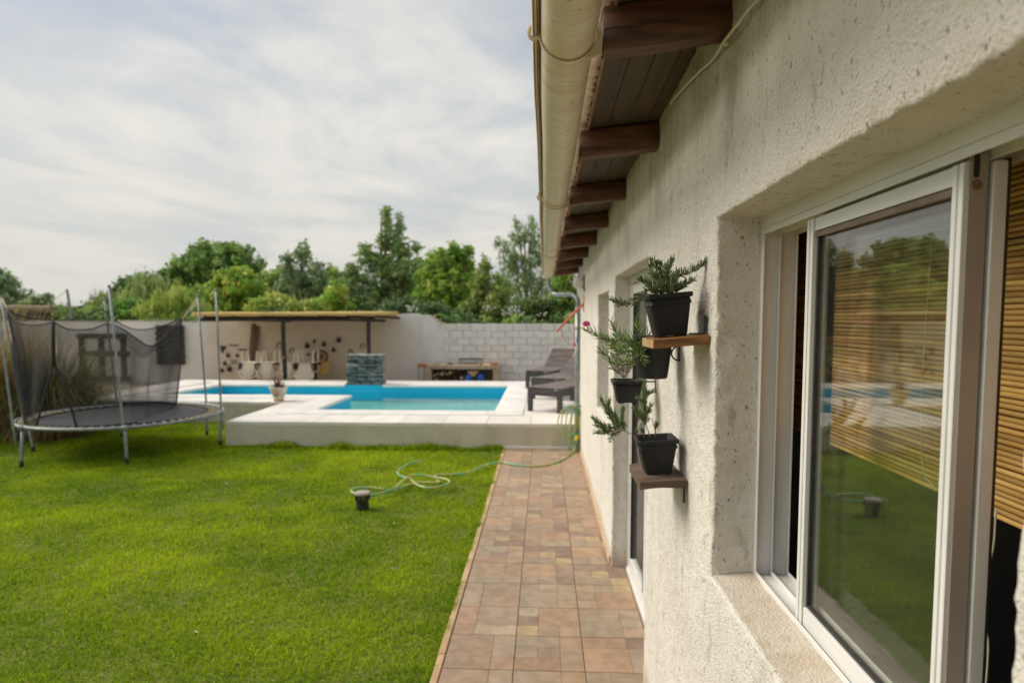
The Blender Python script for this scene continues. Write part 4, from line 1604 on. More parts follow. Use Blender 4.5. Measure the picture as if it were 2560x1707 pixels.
def leaf_verts(p, d, L, wd, bend, rs, nside=4):
    """slender fleshy needle from p along d"""
    d = Vector(d).normalized()
    s = d.orthogonal().normalized()
    q = d.cross(s)
    bv = Vector(bend)
    rows = []
    for (t, r_) in ((0, .35), (.25, .9), (.6, 1.0), (.86, .6)):
        c_ = Vector(p) + d * L * t + bv * (L * t * t)
        rows.append([c_ + (s * math.cos(a_) + q * math.sin(a_)) * wd * r_ for a_ in [2 * math.pi * i / nside for i in range(nside)]])
    tip = Vector(p) + d * L + bv * L
    V = [v for r_ in rows for v in r_] + [tip]
    F_ = []
    for i in range(3):
        for j in range(nside):
            F_.append((i * nside + j, i * nside + (j + 1) % nside, (i + 1) * nside + (j + 1) % nside, (i + 1) * nside + j))
    for j in range(nside):
        F_.append((3 * nside + j, 3 * nside + (j + 1) % nside, 4 * nside))
    return V, F_


def plant(root, stems, leaf_len, leaf_w, step, cols, t0=0.25, spread=0.85, stem_r=.0016, upw=.25, seed=1, bendy=.15, whorl=2):
    """stems: list of point lists (world); leaves in pairs along each stem"""
    rs = random.Random(seed)
    I_ = Matrix.Translation(root.location).inverted()
    st, lf = MB(), MB()
    for s in stems:
        opt = {}
        if isinstance(s, tuple):
            s, opt = s
        P = crv(s, 7)
        n_ = len(P)
        st.tube(P, [stem_r * (1.25 - .75 * i / n_) for i in range(n_)], 5)
        # walk along the length
        acc, tot = 0, sum((P[i + 1] - P[i]).length for i in range(n_ - 1))
        nxt, walked, phase = tot * opt.get('t0', t0), 0, rs.random() * 6
        for i in range(n_ - 1):
            e = P[i + 1] - P[i]
            L = e.length
            if L < 1e-6:
                continue
            T = e.normalized()
            A = T.orthogonal().normalized()
            B = T.cross(A)
            while nxt < walked + L + 1e-9:
                p = P[i] + e * ((nxt - walked) / L)
                for k in range(whorl):
                    an = phase + 2 * math.pi * k / whorl + rs.uniform(-.3, .3)
                    rad = A * math.cos(an) + B * math.sin(an)
                    fr = nxt / tot
                    sp = spread * rs.uniform(.7, 1.25) * (1 - .35 * max(0, fr - .8) / .2)
                    d = T * (1 - .45 * sp) + rad * sp + Vector((0, 0, upw))
                    ll = leaf_len * opt.get('ll', 1) * rs.uniform(.65, 1.15) * (1 if fr < .85 else .8)
                    c = cols[rs.randrange(len(cols))]
                    v = 2.3 * rs.uniform(.65, 1.2)
                    lf.col = (c[0] * v, c[1] * v, c[2] * v)
                    lf.add(*leaf_verts(p, d, ll, 1.22 * leaf_w * rs.uniform(.8, 1.15), (T * bendy + Vector((0, 0, bendy)) + Vector((rs.uniform(-.1, .1), rs.uniform(-.1, .1), rs.uniform(-.1, .1)))), rs))
                phase += 1.45 + rs.uniform(-.25, .25)
                nxt += .78 * step * opt.get('st', 1) * rs.uniform(.7, 1.3)
            walked += L
    for m, nm, mt in ((st, 'stems', M_BARKTWIG), (lf, 'foliage', M_LEAF)):
        o = m.build(nm, mt, None, 'all')
        o.parent = root
        o.matrix_parent_inverse = I_
    return root


def potted(loc, pot_mb, soil_r, soil_z, square, label, rz=0.0, tilt=0.0, group='black pots of needle-leaved succulents on the house wall'):
    root = empty('potted_plant', loc, label, 'potted plant', group, 0)
    p = pot_mb.build('pot', M_POT, root, True)
    p.rotation_euler = (0, -tilt, rz)
    s = MB()
    k = 20
    if square:
        q = soil_r
        N_ = 8
        V = [(-q + 2 * q * i / N_, -q + 2 * q * j / N_, soil_z + random.uniform(-.004, .004)) for i in range(N_ + 1) for j in range(N_ + 1)]
        F_ = [(i * (N_ + 1) + j, (i + 1) * (N_ + 1) + j, (i + 1) * (N_ + 1) + j + 1, i * (N_ + 1) + j + 1) for i in range(N_) for j in range(N_)]
        s.add(V, F_)
    else:
        V = [(0, 0, soil_z + .004)] + [(soil_r * math.cos(2 * math.pi * i / k), soil_r * math.sin(2 * math.pi * i / k), soil_z) for i in range(k)]
        s.add(V, [(0, 1 + i, 1 + (i + 1) % k) for i in range(k)])
    so = s.build('soil', M_SOIL, root)
    so.rotation_euler = (0, -tilt, rz)
    return root


def pl(pts, Y, rnd=None, rs=random.Random(3)):
    """photograph points at about distance Y, wandering a little in depth"""
    out = []
    for i, p in enumerate(pts):
        yy_ = Y + (p[2] if len(p) > 2 else 0)
        out.append(at(p[0], p[1], yy_))
    return out


G1 = [(.075, .11, .045), (.10, .14, .06), (.06, .09, .04), (.13, .16, .07)]
G2 = [(.08, .16, .04), (.12, .21, .045), (.06, .12, .035), (.18, .24, .05)]
G3 = [(.10, .13, .075), (.14, .15, .095), (.07, .095, .055), (.17, .13, .09)]
G4 = [(.065, .12, .035), (.095, .16, .04), (.13, .18, .06), (.08, .10, .045)]

# topmost pot
Y1 = 2.03
bx, by, bz = at(1674, 846, Y1)
p1 = potted((bx, Y1, 1.7035 - (XW - bx) * math.tan(R(5.2))), square_pot(.094, .130, .130), .054, .112, True, 'topmost black square pot with a bushy grey-green succulent on the upper shelf', 0, R(5.2))
cz = lambda x, y, dy=0: (1480 + x / 5.6, 620 + y / 5.6, dy)
S = []
for pts in ([(900, 690), (780, 660, -.02), (680, 710, -.03), (540, 775, -.03), (420, 785, -.04), (280, 735, -.05)],
            [(1080, 690), (1180, 420, .0), (1290, 365, -.02), (1420, 310, -.03), (1540, 235, -.04), (1600, 185, -.05)],
            [(1120, 690), (1200, 590, -.02), (1290, 530, -.04), (1350, 480, -.05), (1420, 455, -.06)],
            [(950, 690), (860, 560, -.02), (760, 490, -.02), (660, 435, -.03)],
            [(970, 690), (880, 480, .01), (830, 320, .02), (840, 170, .02)],
            [(990, 690), (930, 440, -.02), (900, 280, -.02), (905, 200, -.03)],
            [(1010, 690), (990, 480, .03), (970, 340, .03), (960, 220, .02)],
            [(1030, 690), (1050, 440, .02), (1080, 300, .02), (1125, 150, .01)],
            [(1040, 690), (1080, 480, -.02), (1060, 330, -.03), (1040, 230, -.03)],
            [(1060, 690), (1140, 520, .03), (1180, 420, .03), (1190, 330, .03)],
            [(960, 690), (850, 610, .03), (800, 520, .03), (780, 450, .04)],
            [(1000, 690), (960, 560, -.05), (930, 460, -.06), (860, 380, -.07)],
            [(1050, 690), (1090, 590, -.05), (1130, 500, -.06), (1140, 400, -.07)],
            [(1090, 690), (1130, 620, .02), (1200, 560, .02), (1240, 520, .01)],
            [(940, 690), (880, 630, -.04), (820, 590, -.05), (740, 600, -.06)],
            [(1010, 690), (1010, 600, 0), (1000, 520, 0), (1010, 420, .0)]):
    S.append(pl([cz(*p) for p in pts], Y1))
plant(p1, S, .021, .0016, .0060, G1, .22, .9, .0015, .30, 11, .15, 3)

# second pot, in a ring under the upper shelf, with the pink flower
Y2 = 2.33
bx, by, bz = at(1632, 945, Y2)
p2 = potted((bx, Y2, bz), round_pot(.050, .070, .150), .058, .125, False, 'black round pot under the upper shelf, its longest branch ending in a pink flower')
cz = lambda x, y, dy=0: (1420 + x / 5.228, 760 + y / 5.228, dy)
S = []
for pts, o in (([(1060, 560), (900, 490, -.02), (720, 465, -.03), (540, 478, -.03), (420, 440, -.03), (300, 370, -.03), (235, 345, -.03)], {'t0': .2}),
               ([(1060, 580), (960, 615, -.06), (830, 662, -.08), (700, 640, -.08), (600, 570, -.08), (545, 520, -.08)], {'t0': .3}),
               ([(1050, 560), (950, 460, 0), (930, 340, 0), (905, 230, .0)], {'t0': .3}),
               ([(1040, 560), (800, 500, .02), (680, 420, .02), (600, 330, .02), (560, 230, .02)], {'t0': .3}),
               ([(1050, 570), (820, 540, -.03), (700, 560, -.03), (560, 500, -.03), (440, 430, -.03)], {'t0': .25}),
               ([(1040, 580), (860, 760, -.05), (740, 790, -.06), (600, 780, -.06), (520, 690, -.06), (430, 620, -.06)], {'t0': .35}),
               ([(1060, 570), (1000, 560, -.07), (960, 620, -.08), (980, 720, -.09), (1010, 770, -.09)], {'t0': .15}),
               ([(1050, 560), (880, 520, -.05), (800, 500, -.06), (760, 440, -.06)], {'t0': .2}),
               ([(1060, 570), (900, 590, -.06), (780, 610, -.07), (660, 610, -.07), (580, 590, -.07)], {'t0': .2}),
               ([(1040, 560), (900, 600, -.04), (820, 680, -.05), (760, 740, -.05), (700, 760, -.05)], {'t0': .3}),
               ([(1050, 560), (1020, 480, .01), (1040, 420, .01)], {'t0': .3})):
    S.append((pl([cz(*p) for p in pts], Y2), dict(o, ll=1.0)))
plant(p2, S, .032, .0018, .0105, G2, .25, .85, .0019, .12, 12, .22)
I_ = Matrix.Translation(p2.location).inverted()
fl, fs = MB(), MB()
fc = Vector(at(1466, 812, Y2 - .03))
rs = random.Random(4)
for k in range(26):
    an = 2 * math.pi * k / 26 + rs.uniform(-.1, .1)
    dirv = Vector((math.cos(an), .35 * math.sin(an) - .35, .55 * math.sin(an) + .25)).normalized()
    L = .0165 * rs.uniform(.8, 1.1)
    sd_ = dirv.cross(Vector((0, 1, .2))).normalized() * .0026
    fl.add([fc - sd_ * .5, fc + sd_ * .5, fc + dirv * L * .7 + sd_, fc + dirv * L, fc + dirv * L * .7 - sd_], [(0, 1, 2, 3, 4)])
o = fl.build('flower', M_PETAL, None)
o.parent = p2
o.matrix_parent_inverse = I_
fs.tube(crv([fc, at(1471, 820, Y2 - .03), at(1480, 832, Y2 - .03), at(1500, 848, Y2 - .03)], 4), .0011, 5)
fs.lathe([(.0005, -.004), (.004, -.001), (.0035, .003)], fc, 8)
o = fs.build('flower_stalk', M_BARKTWIG, None, 'all')
o.parent = p2
o.matrix_parent_inverse = I_


def ring_holder(x, y, z, r, arm_z, label, loop=True):
    m = MB()
    m.tube([(x + r * math.cos(2 * math.pi * i / 28), y + r * math.sin(2 * math.pi * i / 28), z) for i in range(28)], .0032, 7, True)
    e = m.build('pot_ring', M_IRON, None, 'all')
    tag(e, label, 'pot holder', 'iron ring holders screwed to the wall')
    m = MB()
    if loop:
        # hanging hoop between ring and wall plate
        cx_, cz2 = x + r + .012, z - .020
        m.tube([(x + r + .018 + .024 * math.cos(2 * math.pi * i / 22), y - .01, z - .030 + .024 * math.sin(2 * math.pi * i / 22)) for i in range(22)], .0030, 7, True)
    m.tube([(x + r, y, z), (XW - .004, y, z)], .0032, 7)
    m.span((XW - .007, y - .008, z - .05), (XW - .003, y + .008, z + .025), .001)
    m.build('arm', M_IRON, e, True)
    return e


ring_holder(bx, Y2, bz + .118, .068, 0, 'black iron ring with a hoop gripping the round pot below the upper shelf')

# third pot (dry plant), farther along the wall
Y3 = 2.80
bx, by, bz = at(1567, 1006, Y3)
p3 = potted((bx, Y3, bz), square_pot(.088, .125, .098), .052, .084, True, 'smallest black pot, with a thin dry greyish plant, in front of the door recess')
S = []
for pts in ([(715, 960), (670, 900, 0), (620, 860, 0), (560, 800, 0), (535, 700, 0)],
            [(720, 960), (690, 880, .02), (640, 790, .02), (600, 700, .02), (560, 640, .02)],
            [(730, 960), (720, 880, -.02), (710, 800, -.02), (650, 700, -.02), (640, 650, -.02)],
            [(740, 960), (760, 880, 0), (780, 830, 0), (770, 740, 0)],
            [(750, 960), (800, 860, .02), (850, 790, .02), (860, 740, .02)],
            [(725, 960), (650, 890, -.03), (580, 850, -.03), (540, 850, -.03)]):
    S.append(pl([cz(*p) for p in pts], Y3))
plant(p3, S, .020, .0016, .0075, G3, .25, .8, .0017, .25, 13)
ring_holder(bx, Y3, bz + .090, .060, 0, 'thin iron ring arm holding the smallest pot out from the wall', False)

# lowest pot with drooping branches
Y4 = 2.30
p4 = potted((at(1643, 1176, Y4)[0], Y4, 1.2155 - .0045), square_pot(.092, .136, .124), .056, .098, True, 'lowest black pot with a branch leaning far out, on the dark warped shelf', 0, R(3.6))
cz = lambda x, y, dy=0: (1460 + x / 5.227, 950 + y / 5.227, dy)
S = []
for pts, o in (([(720, 745, -.02), (640, 710, -.04), (560, 680, -.05), (480, 640, -.05), (420, 600, -.05)], {'t0': .75}),
               ([(470, 640, -.05), (380, 540, -.05), (310, 430, -.05), (260, 330, -.05), (225, 250, -.05)], {'t0': .05, 'st': .6}),
               ([(400, 560, -.05), (350, 440, -.04), (320, 340, -.04), (330, 270, -.04)], {'t0': .1, 'st': .6}),
               ([(540, 670, -.05), (500, 560, -.06), (500, 460, -.06), (510, 370, -.06)], {'t0': .05, 'st': .6}),
               ([(480, 640, -.05), (430, 520, -.05), (400, 450, -.05)], {'t0': .1, 'st': .6}),
               ([(460, 640, -.05), (350, 620, -.06), (260, 600, -.06), (190, 560, -.06), (120, 500, -.06)], {'t0': .1, 'st': .55}),
               ([(440, 640, -.05), (330, 680, -.06), (230, 690, -.07), (150, 690, -.07)], {'t0': .2, 'st': .55}),
               ([(300, 660, -.06), (220, 620, -.06), (160, 600, -.06)], {'t0': .0, 'st': .55}),
               ([(460, 660, -.05), (380, 700, -.05), (350, 760, -.05), (340, 800, -.05)], {'t0': .3, 'st': .7}),
               ([(500, 660, -.05), (430, 690, -.05), (400, 720, -.05)], {'t0': .2, 'st': .7}),
               ([(860, 745), (830, 640), (800, 560), (770, 500), (740, 430)], {'t0': .5, 'st': .6}),
               ([(800, 570), (810, 440), (790, 340), (800, 230), (790, 110), (800, 40)], {'t0': .08, 'st': .5}),
               ([(805, 470), (850, 400, 0), (870, 340, 0)], {'t0': .2, 'st': .6}),
               ([(790, 330), (730, 260, 0), (690, 240, 0)], {'t0': .1, 'st': .6}),
               ([(795, 240), (840, 180, .01), (890, 150, .01)], {'t0': .1, 'st': .6}),
               ([(800, 560), (740, 500, 0), (690, 420, 0), (660, 390, 0)], {'t0': .3, 'st': .6}),
               ([(930, 745), (930, 660), (915, 590), (880, 500), (830, 530)], {'t0': .85}),
               ([(935, 700), (935, 630), (950, 570)], {'t0': .45, 'st': .5}),
               ([(700, 745, -.03), (690, 700, -.03), (685, 670, -.03)], {'t0': .5, 'st': .5}),
               ([(790, 745, .02), (775, 700, .02), (765, 650, .02)], {'t0': .5, 'st': .6})):
    S.append((pl([cz(*p) for p in pts], Y4), o))
plant(p4, S, .019, .0014, .0085, G4, .25, .8, .0016, .30, 14, .12, 3)

# ================================================================== BACK GARDEN WALLS
YW = 17.5


def rooted(name, loc, label, cat, group=None):
    e = empty(name, loc, label, cat, group)
    I2 = Matrix.Translation(e.location).inverted()

    def part(mb, nm, mat, smooth=False, parent=None):
        if parent is not None:
            return mb.build(nm, mat, parent, smooth)
        o = mb.build(nm, mat, None, smooth)
        o.parent = e
        o.matrix_parent_inverse = I2
        return o
    return e, part


# unplastered block wall on the right
bw, bpart = rooted('block_wall', (0, YW, 0), 'whitewashed concrete block wall with open joints behind the barbecue counter', 'wall')
BH, BL = .187, .376
m = MB()
m.span((-2.62, YW + .02, -.1), (5.2, YW + .15, 8 * BH + .105))
bpart(m, 'core', M_MORTAR)
bmesh_full = []
for v in range(5):
    m = MB()
    rs = random.Random(v)
    m.box((0, 0, 0), (BL - .011, .06, BH - .006), .005)
    V = [(p[0] + rs.uniform(-.002, .002), p[1], p[2] + rs.uniform(-.002, .002)) for p in m.v]
    m.v = V
    bmesh_full.append(m.mesh('concrete_block'))
cap_cut = {}
for r_ in range(9):
    z = 1.603 - BH * (r_ + .5)
    off = (r_ % 2) * BL / 2
    x = -2.72 + BL / 2 + off - BL
    while x < 4.9:
        if x + BL / 2 > -2.66:
            xa, xb = max(x - BL / 2 + .006, -2.66), x + BL / 2 - .006
            if xb - xa > BL - .03:
                o = link('concrete_block', bmesh_full[random.randrange(5)], M_BLOCK, bw)
                o.location = (x, random.uniform(-.003, .003), z)
            elif xb - xa > .05:
                m = MB()
                m.box(((xa + xb) / 2, 0, z), (xb - xa, .06, BH - .006), .005)
                o = m.build('concrete_block', M_BLOCK, bw)
        x += BL

# taller plastered stretch behind the pergola, its top stepping down to the block wall
tw, tpart = rooted('plastered_wall', (-5.5, YW, 0), 'rough plastered garden wall behind the cane-roofed pergola, with a stepped broken right end', 'wall')
m = MB()
top = [(-9.42, 1.68), (-9.3, 1.82), (-8.3, 1.83), (-3.94, 1.86), (-3.55, 1.885), (-3.35, 1.875), (-3.33, 1.845), (-3.02, 1.835), (-3.0, 1.80), (-2.93, 1.785), (-2.92, 1.74), (-2.86, 1.73), (-2.85, 1.67), (-2.78, 1.66), (-2.70, 1.61)]
m.prism([(-9.42, -.1)] + top + [(-2.66, 1.61), (-2.66, -.1)], 1, YW - .035, YW + .16)
tpart(m, 'plaster_face', M_WALL)
P, Fq = grid_sheet(-9.30, -3.25, -.05, 1.80, 60, 30, 0, 0.006, 3, 61)  # sheet carrying the painted shade and warm tone under the pergola
tp_o = link('tan_shade_plaster', np_mesh('tan_shade_plaster', np.column_stack([P[:, 0], YW - .043 + P[:, 2], P[:, 1]]), [Fq]), M_TANWALL, None, True)
tp_o.parent = tw
tp_o.matrix_parent_inverse = Matrix.Translation(tw.location).inverted()
m = MB()
for (x, z) in ((-2.985, 1.81), (-2.90, 1.75), (-2.83, 1.685), (-2.745, 1.625)):
    m.box((x, YW + .04, z - .004), (.075, .17, .035), .008)
tpart(m, 'brick_course', M_BRICK)
lw_, lpart = rooted('boundary_wall', (-14, YW, 0), 'long low white plastered wall behind the trampoline', 'wall')
m = MB()
xs = np.linspace(-20, -9.43, 40)
tp = [(float(x), 1.66 + .012 * math.sin(x * 2.1) + .01 * math.sin(x * 5.3)) for x in xs]
m.prism([(-20, -.1)] + tp + [(-9.43, -.1)], 1, YW, YW + .16)
lpart(m, 'plaster_face', M_WALL)
m = MB()
for i in range(len(tp) - 1):
    m.span((tp[i][0] + .003, YW - .012, tp[i][1] - .012), (tp[i + 1][0] - .003, YW + .17, tp[i][1] + .016), .006)
lpart(m, 'capping', M_RENDER)

# ================================================================== PERGOLA
pg, ppart = rooted('pergola', (-5.8, 15.3, 0), 'low pergola with black posts and a roof of straw-coloured cane against the plastered wall', 'pergola')
for x, r_ in ((-6.18, .052), (-4.13, .050)):
    m = MB()
    m.tube(crv([(x, 15.3, -.05), (x + .012, 15.3, .6), (x - .008, 15.3, 1.2), (x, 15.3, 1.74)], 5), r_, 10)
    ppart(m, 'post', M_POST, True)
for (xa, xb, z, rad) in ((-8.2, -6.0, 1.718, .050), (-6.25, -3.72, 1.705, .034)):
    m = MB()
    m.tube(crv([(xa, 15.28, z), ((xa + xb) / 2, 15.28, z + .012), (xb, 15.28, z - .012)], 6), rad, 10)
    ppart(m, 'front_beam', M_POST, True)
for x in np.linspace(-8.0, -3.9, 7):
    m = MB()
    m.tube([(x, 15.12, 1.79), (x + .02, YW - .04, 1.76)], .03, 8)
    ppart(m, 'rafter', M_POST, True)
caneme = []
for v in range(5):
    m = MB()
    rs = random.Random(v + 50)
    L = 4.75
    pts = [(-L / 2 + L * i / 12, rs.uniform(-.004, .004), rs.uniform(-.004, .004)) for i in range(13)]
    m.tube(pts, [.0105 + .002 * (i % 3 == 0) for i in range(13)], 6)
    me_ = m.mesh('cane')
    me_.shade_smooth()
    caneme.append(me_)
k = 0
for lay in range(3):
    y = 15.06 + lay * .006
    while y < 17.42:
        o = link('cane', caneme[random.randrange(5)], M_CANE, pg)
        xr_ = -.2285 * y
        o.scale = ((xr_ + 8.22) / 4.75, 1, 1)
        o.location = ((xr_ - 8.22) / 2 + 5.8 + random.uniform(-.10, .07), y - 15.3, 1.838 + lay * .022 + .012 * math.sin(y * 9) + random.uniform(-.006, .006) - (y - 15) * .01)
        o.rotation_euler = (0, random.uniform(-.003, .003) - .004, random.uniform(-.006, .006))
        y += .0245 + random.uniform(0, .004)
        k += 1

# ================================================================== STONE WATERFALL
wf, wpart = rooted('stone_waterfall', ((SX0 + SX1) / 2, 13.8, DZ), 'waterfall block faced with rough dark slate stones at the far edge of the pool', 'waterfall')
x0, x1, ya, zc_, zt_ = SX0, SX1, 13.70, DZ - .02, .985
m = MB()
m.span((x0 + .03, ya + .05, zc_), (x1 - .02, ya + .24, zt_ - .05))
m.span((x1 - .02, ya + .02, DZ - .04), (x1 + .02, ya + .25, zt_ - .05), .01)
wpart(m, 'core', M_CAPST)
rs = random.Random(5)
z = zc_
while z < zt_ - .06:
    h = rs.uniform(.055, .11)
    h = min(h, zt_ - .05 - z)
    if zt_ - .05 - z - h < .04:
        h = zt_ - .05 - z
    x = x0
    while x < x1 - .01:
        L = min(rs.uniform(.14, .36), x1 - x)
        if x1 - x - L < .08:
            L = x1 - x
        d_ = rs.uniform(.0, .035)
        m = MB()
        m.box((0, 0, 0), (L - .010, .12, h - .009), .016)
        m.v = [(p[0] + rs.uniform(-.010, .010), p[1] + rs.uniform(-.012, .012), p[2] + rs.uniform(-.008, .008)) for p in m.v]
        o = m.build('stone', M_STONE, wf)
        o.location = (x + L / 2 - (SX0 + SX1) / 2, ya + .02 - d_ - 13.8, z + h / 2 - DZ)
        x += L
    z += h
x = x0 - .01
while x < x1:
    L = min(rs.uniform(.18, .3), x1 + .03 - x)
    m = MB()
    m.box((x + L / 2, ya + .11, zt_ - .022 + rs.uniform(-.006, .006)), (L - .008, .32, .045), .014)
    m.v = [(p[0] + rs.uniform(-.006, .006), p[1] + rs.uniform(-.01, .01), p[2] + rs.uniform(-.006, .006)) for p in m.v]
    wpart(m, 'cap_stone', M_CAPST)
    x += L
m = MB()
m.span((x0 - .015, 13.608, DZ - .30), (x1 + .015, ya - .05, DZ - .002), .01)
wpart(m, 'spill_ledge', M_BLUE)

# ================================================================== FLOWER POT ON THE DECK
fpx, fpy = at(697, 1006, 10.92)[0], 10.92
fp, fpart = rooted('flower_pot', (fpx, fpy, DZ + .002), 'cream glazed pot painted with a pink flower, holding a reddish-brown spiky plant on the deck', 'flower pot')
c0 = (fpx, fpy, DZ + .002)
m = MB()
m.lathe([(.080, .028), (.088, .05), (.118, .13), (.135, .19), (.145, .212), (.160, .226), (.163, .236), (.155, .242), (.142, .236), (.132, .19)], c0, 36)
fpart(m, 'pot', M_CERAMIC, True)
m = MB()
m.lathe([(.080, 0), (.088, .004), (.088, .026), (.080, .028)], c0, 30, None, True, True)
fpart(m, 'foot', M_TERRA, True)
m = MB()
m.lathe([(.134, .198), (.0005, .204)], c0, 24, None, False)
fpart(m, 'soil', M_SOIL)


def on_pot(az, z):
    t = (z - .05) / .14
    r_ = .088 + (.135 - .088) * max(0, min(1, t)) ** .85 + .003
    return Vector((fpx + r_ * math.sin(az), fpy - r_ * math.cos(az), c0[2] + z)), Vector((math.sin(az), -math.cos(az), .25)).normalized()


def decal(parts, nm, mat):
    m = MB()
    for (az, z, rx_, rz_, rot) in parts:
        cc, nrm = on_pot(az, z)
        n_ = 10
        V = []
        for i in range(n_):
            t = 2 * math.pi * i / n_
            ex, ezz = rx_ * math.cos(t), rz_ * math.sin(t)
            q, r_ = ex * math.cos(rot) - ezz * math.sin(rot), ex * math.sin(rot) + ezz * math.cos(rot)
            V.append(on_pot(az + q / .115, z + r_)[0])
        V.append(cc)
        m.add(V, [(i, (i + 1) % n_, n_) for i in range(n_)])
    fpart(m, nm, mat)


decal([(.30 + .17 * math.cos(t), .130 + .020 * math.sin(t), .017, .014, t) for t in np.linspace(0, 2 * math.pi, 7)[:-1]] + [(.30, .130, .014, .014, 0)], 'painted_flower', M_PINK)
decal([(-.05, .10, .028, .009, .4), (.05, .085, .024, .009, -.5), (-.25, .12, .024, .009, .9), (.66, .10, .022, .008, .5), (-.45, .115, .02, .012, .2), (.15, .075, .02, .008, .1), (-1.0, .13, .02, .01, .5), (1.1, .12, .02, .01, -.5)], 'painted_leaf', M_TEAL)
decal([(-.45, .168, .024, .010, .2), (-.62, .155, .014, .010, .0), (.72, .16, .012, .01, 0)], 'painted_bud', M_GOLD)
fo = MB()
rs = random.Random(21)
for i in range(95):
    an = rs.uniform(0, 2 * math.pi)
    el = rs.uniform(.15, 1.35)
    L = rs.uniform(.13, .30) * (.7 + .5 * math.sin(el))
    st_ = Vector((fpx + rs.uniform(-.05, .05), fpy + rs.uniform(-.05, .05), c0[2] + .20 + rs.uniform(0, .05)))
    d = Vector((math.cos(an) * math.cos(el), math.sin(an) * math.cos(el), math.sin(el)))
    b_ = Vector((0, 0, -.10 * rs.random()))
    sd_ = d.cross(Vector((0, 0, 1))).normalized() * .0055
    c = rs.choice([(.20, .07, .045), (.14, .055, .04), (.27, .12, .07), (.10, .045, .03)])
    fo.col = c
    p1_, p2_ = st_ + d * L * .55, st_ + d * L + b_
    fo.add([st_ - sd_, st_ + sd_, p1_ + sd_, p1_ - sd_, p2_], [(0, 1, 2, 3), (3, 2, 4)])
fpart(fo, 'foliage', M_LEAF)
m = MB()
m.tube(crv([(fpx + .03, fpy, c0[2] + .2), (fpx + .01, fpy, c0[2] + .42), (fpx + .03, fpy, c0[2] + .60), (fpx + .075, fpy, c0[2] + .71), (fpx + .125, fpy, c0[2] + .755)], 5), [.010] * 10 + [.007] * 11, 6)
fpart(m, 'stalk', M_TERRA, 'all')

# ================================================================== SUN LOUNGERS
def lounger(loc, rz, label, back=.62):
    e = empty('sun_lounger', loc, label, 'sun lounger', 'dark slatted wooden loungers on the pool deck', rz)
    W_, L_, H_ = .56, 1.85, .35
    for sx in (-1, 1):
        m = MB()
        pr = [(0, H_ - .10), (0, H_), (.5, H_ + .004), (1.2, H_ + .01), (L_, H_ - .02), (L_, H_ - .09), (1.2, H_ - .09), (.5, H_ - .11)]
        m.prism(pr, 0, sx * (W_ / 2 - .02) - .02, sx * (W_ / 2 - .02) + .02)
        m.build('side_rail', M_LOUNGERD, e)
    for y in (.03, 1.45):
        for sx in (-1, 1):
            m = MB()
            m.box((sx * (W_ / 2 - .028), y + .01, (H_ - .10) / 2 + .02), (.07, .062, H_ - .06), .006)
            m.build('leg', M_LOUNGERD, e)
    m = MB()
    m.span((-W_ / 2 + .041, -.004, H_ - .105), (W_ / 2 - .041, .03, H_ - .012), .005)
    m.build('foot_rail', M_LOUNGERD, e)
    y = .035
    while y < 1.10:
        m = MB()
        m.box((0, y + .035, H_ + .012), (W_, .062, .022), .004)
        m.build('slat', M_LOUNGER, e)
        y += .078
    ang = back
    for i in range(10):
        s = .04 + i * .072
        m = MB()
        m.box((0, 0, 0), (W_ - .03, .050, .022), .004)
        o = m.build('slat', M_LOUNGER, e)
        o.location = (0, 1.13 + s * math.cos(ang), H_ + .015 + s * math.sin(ang))
        o.rotation_euler = (ang, 0, 0)
    for sx in (-1, 1):
        m = MB()
        m.tube([(sx * .2, 1.12, H_ - .01), (sx * .2, 1.12 + .74 * math.cos(ang), H_ - .01 + .74 * math.sin(ang))], .022, 6)
        m.tube([(sx * .2, 1.62, H_ - .04), (sx * .2, 1.12 + .5 * math.cos(ang), H_ - .02 + .5 * math.sin(ang))], .016, 6)
        m.build('back_strut', M_LOUNGERD, e)
    return e


lounger((-.005, 9.76, DZ), R(-29), 'dark slatted lounger nearest the drainpipe, its two front legs in full view', .30)
lounger((.02, 11.32, DZ), R(-26), 'dark slatted lounger in the middle, between two others on the deck', .40)
lounger((-.10, 12.95, DZ), R(-18), 'dark slatted lounger farthest back, in front of the block wall', .54)

# ================================================================== BARBECUE COUNTER AND THE THINGS ON IT
bq, qpart = rooted('barbecue_counter', (-2.08, 16.9, 0), 'long concrete barbecue counter with an open store of firewood underneath', 'barbecue')
m = MB()
m.span((-3.02, 16.6, .455), (-1.14, 17.42, .558), .006)
qpart(m, 'worktop', M_CONCRETE)
for (xa, xb) in ((-3.0, -2.885), (-1.30, -1.16)):
    m = MB()
    m.span((xa, 16.62, -.05), (xb, 17.40, .4545), .005)
    qpart(m, 'side_wall', M_CONCRETE)
m = MB()
m.span((-2.884, 17.36, -.05), (-1.301, 17.42, .4545))
qpart(m, 'back_panel', M_ROOM)
rs = random.Random(9)
for i in range(30):
    x, z = -2.80 + (i % 10) * .10 + rs.uniform(-.03, .03), .06 + (i // 10) * .13 + rs.uniform(-.02, .03)
    if x > -2.0 and rs.random() < .35:
        continue
    m = MB()
    a_ = rs.uniform(-.7, .7)
    L = rs.uniform(.10, .30)
    r_ = rs.uniform(.028, .055)
    dx_, dz_ = math.cos(a_) * L / 2, math.sin(a_) * L / 2 * .5
    m.tube([(x - dx_ * .4, 16.66 + rs.uniform(0, .1), z - dz_), (x + dx_ * .4, 17.0 + rs.uniform(-.1, .2), z + dz_)], r_, 7)
    o = m.build('log', rs.choice([M_DARKWOOD, M_DARKWOOD, M_TAN]))
    tag(o, 'split log in the firewood store under the barbecue counter', 'log', 'firewood under the barbecue counter')
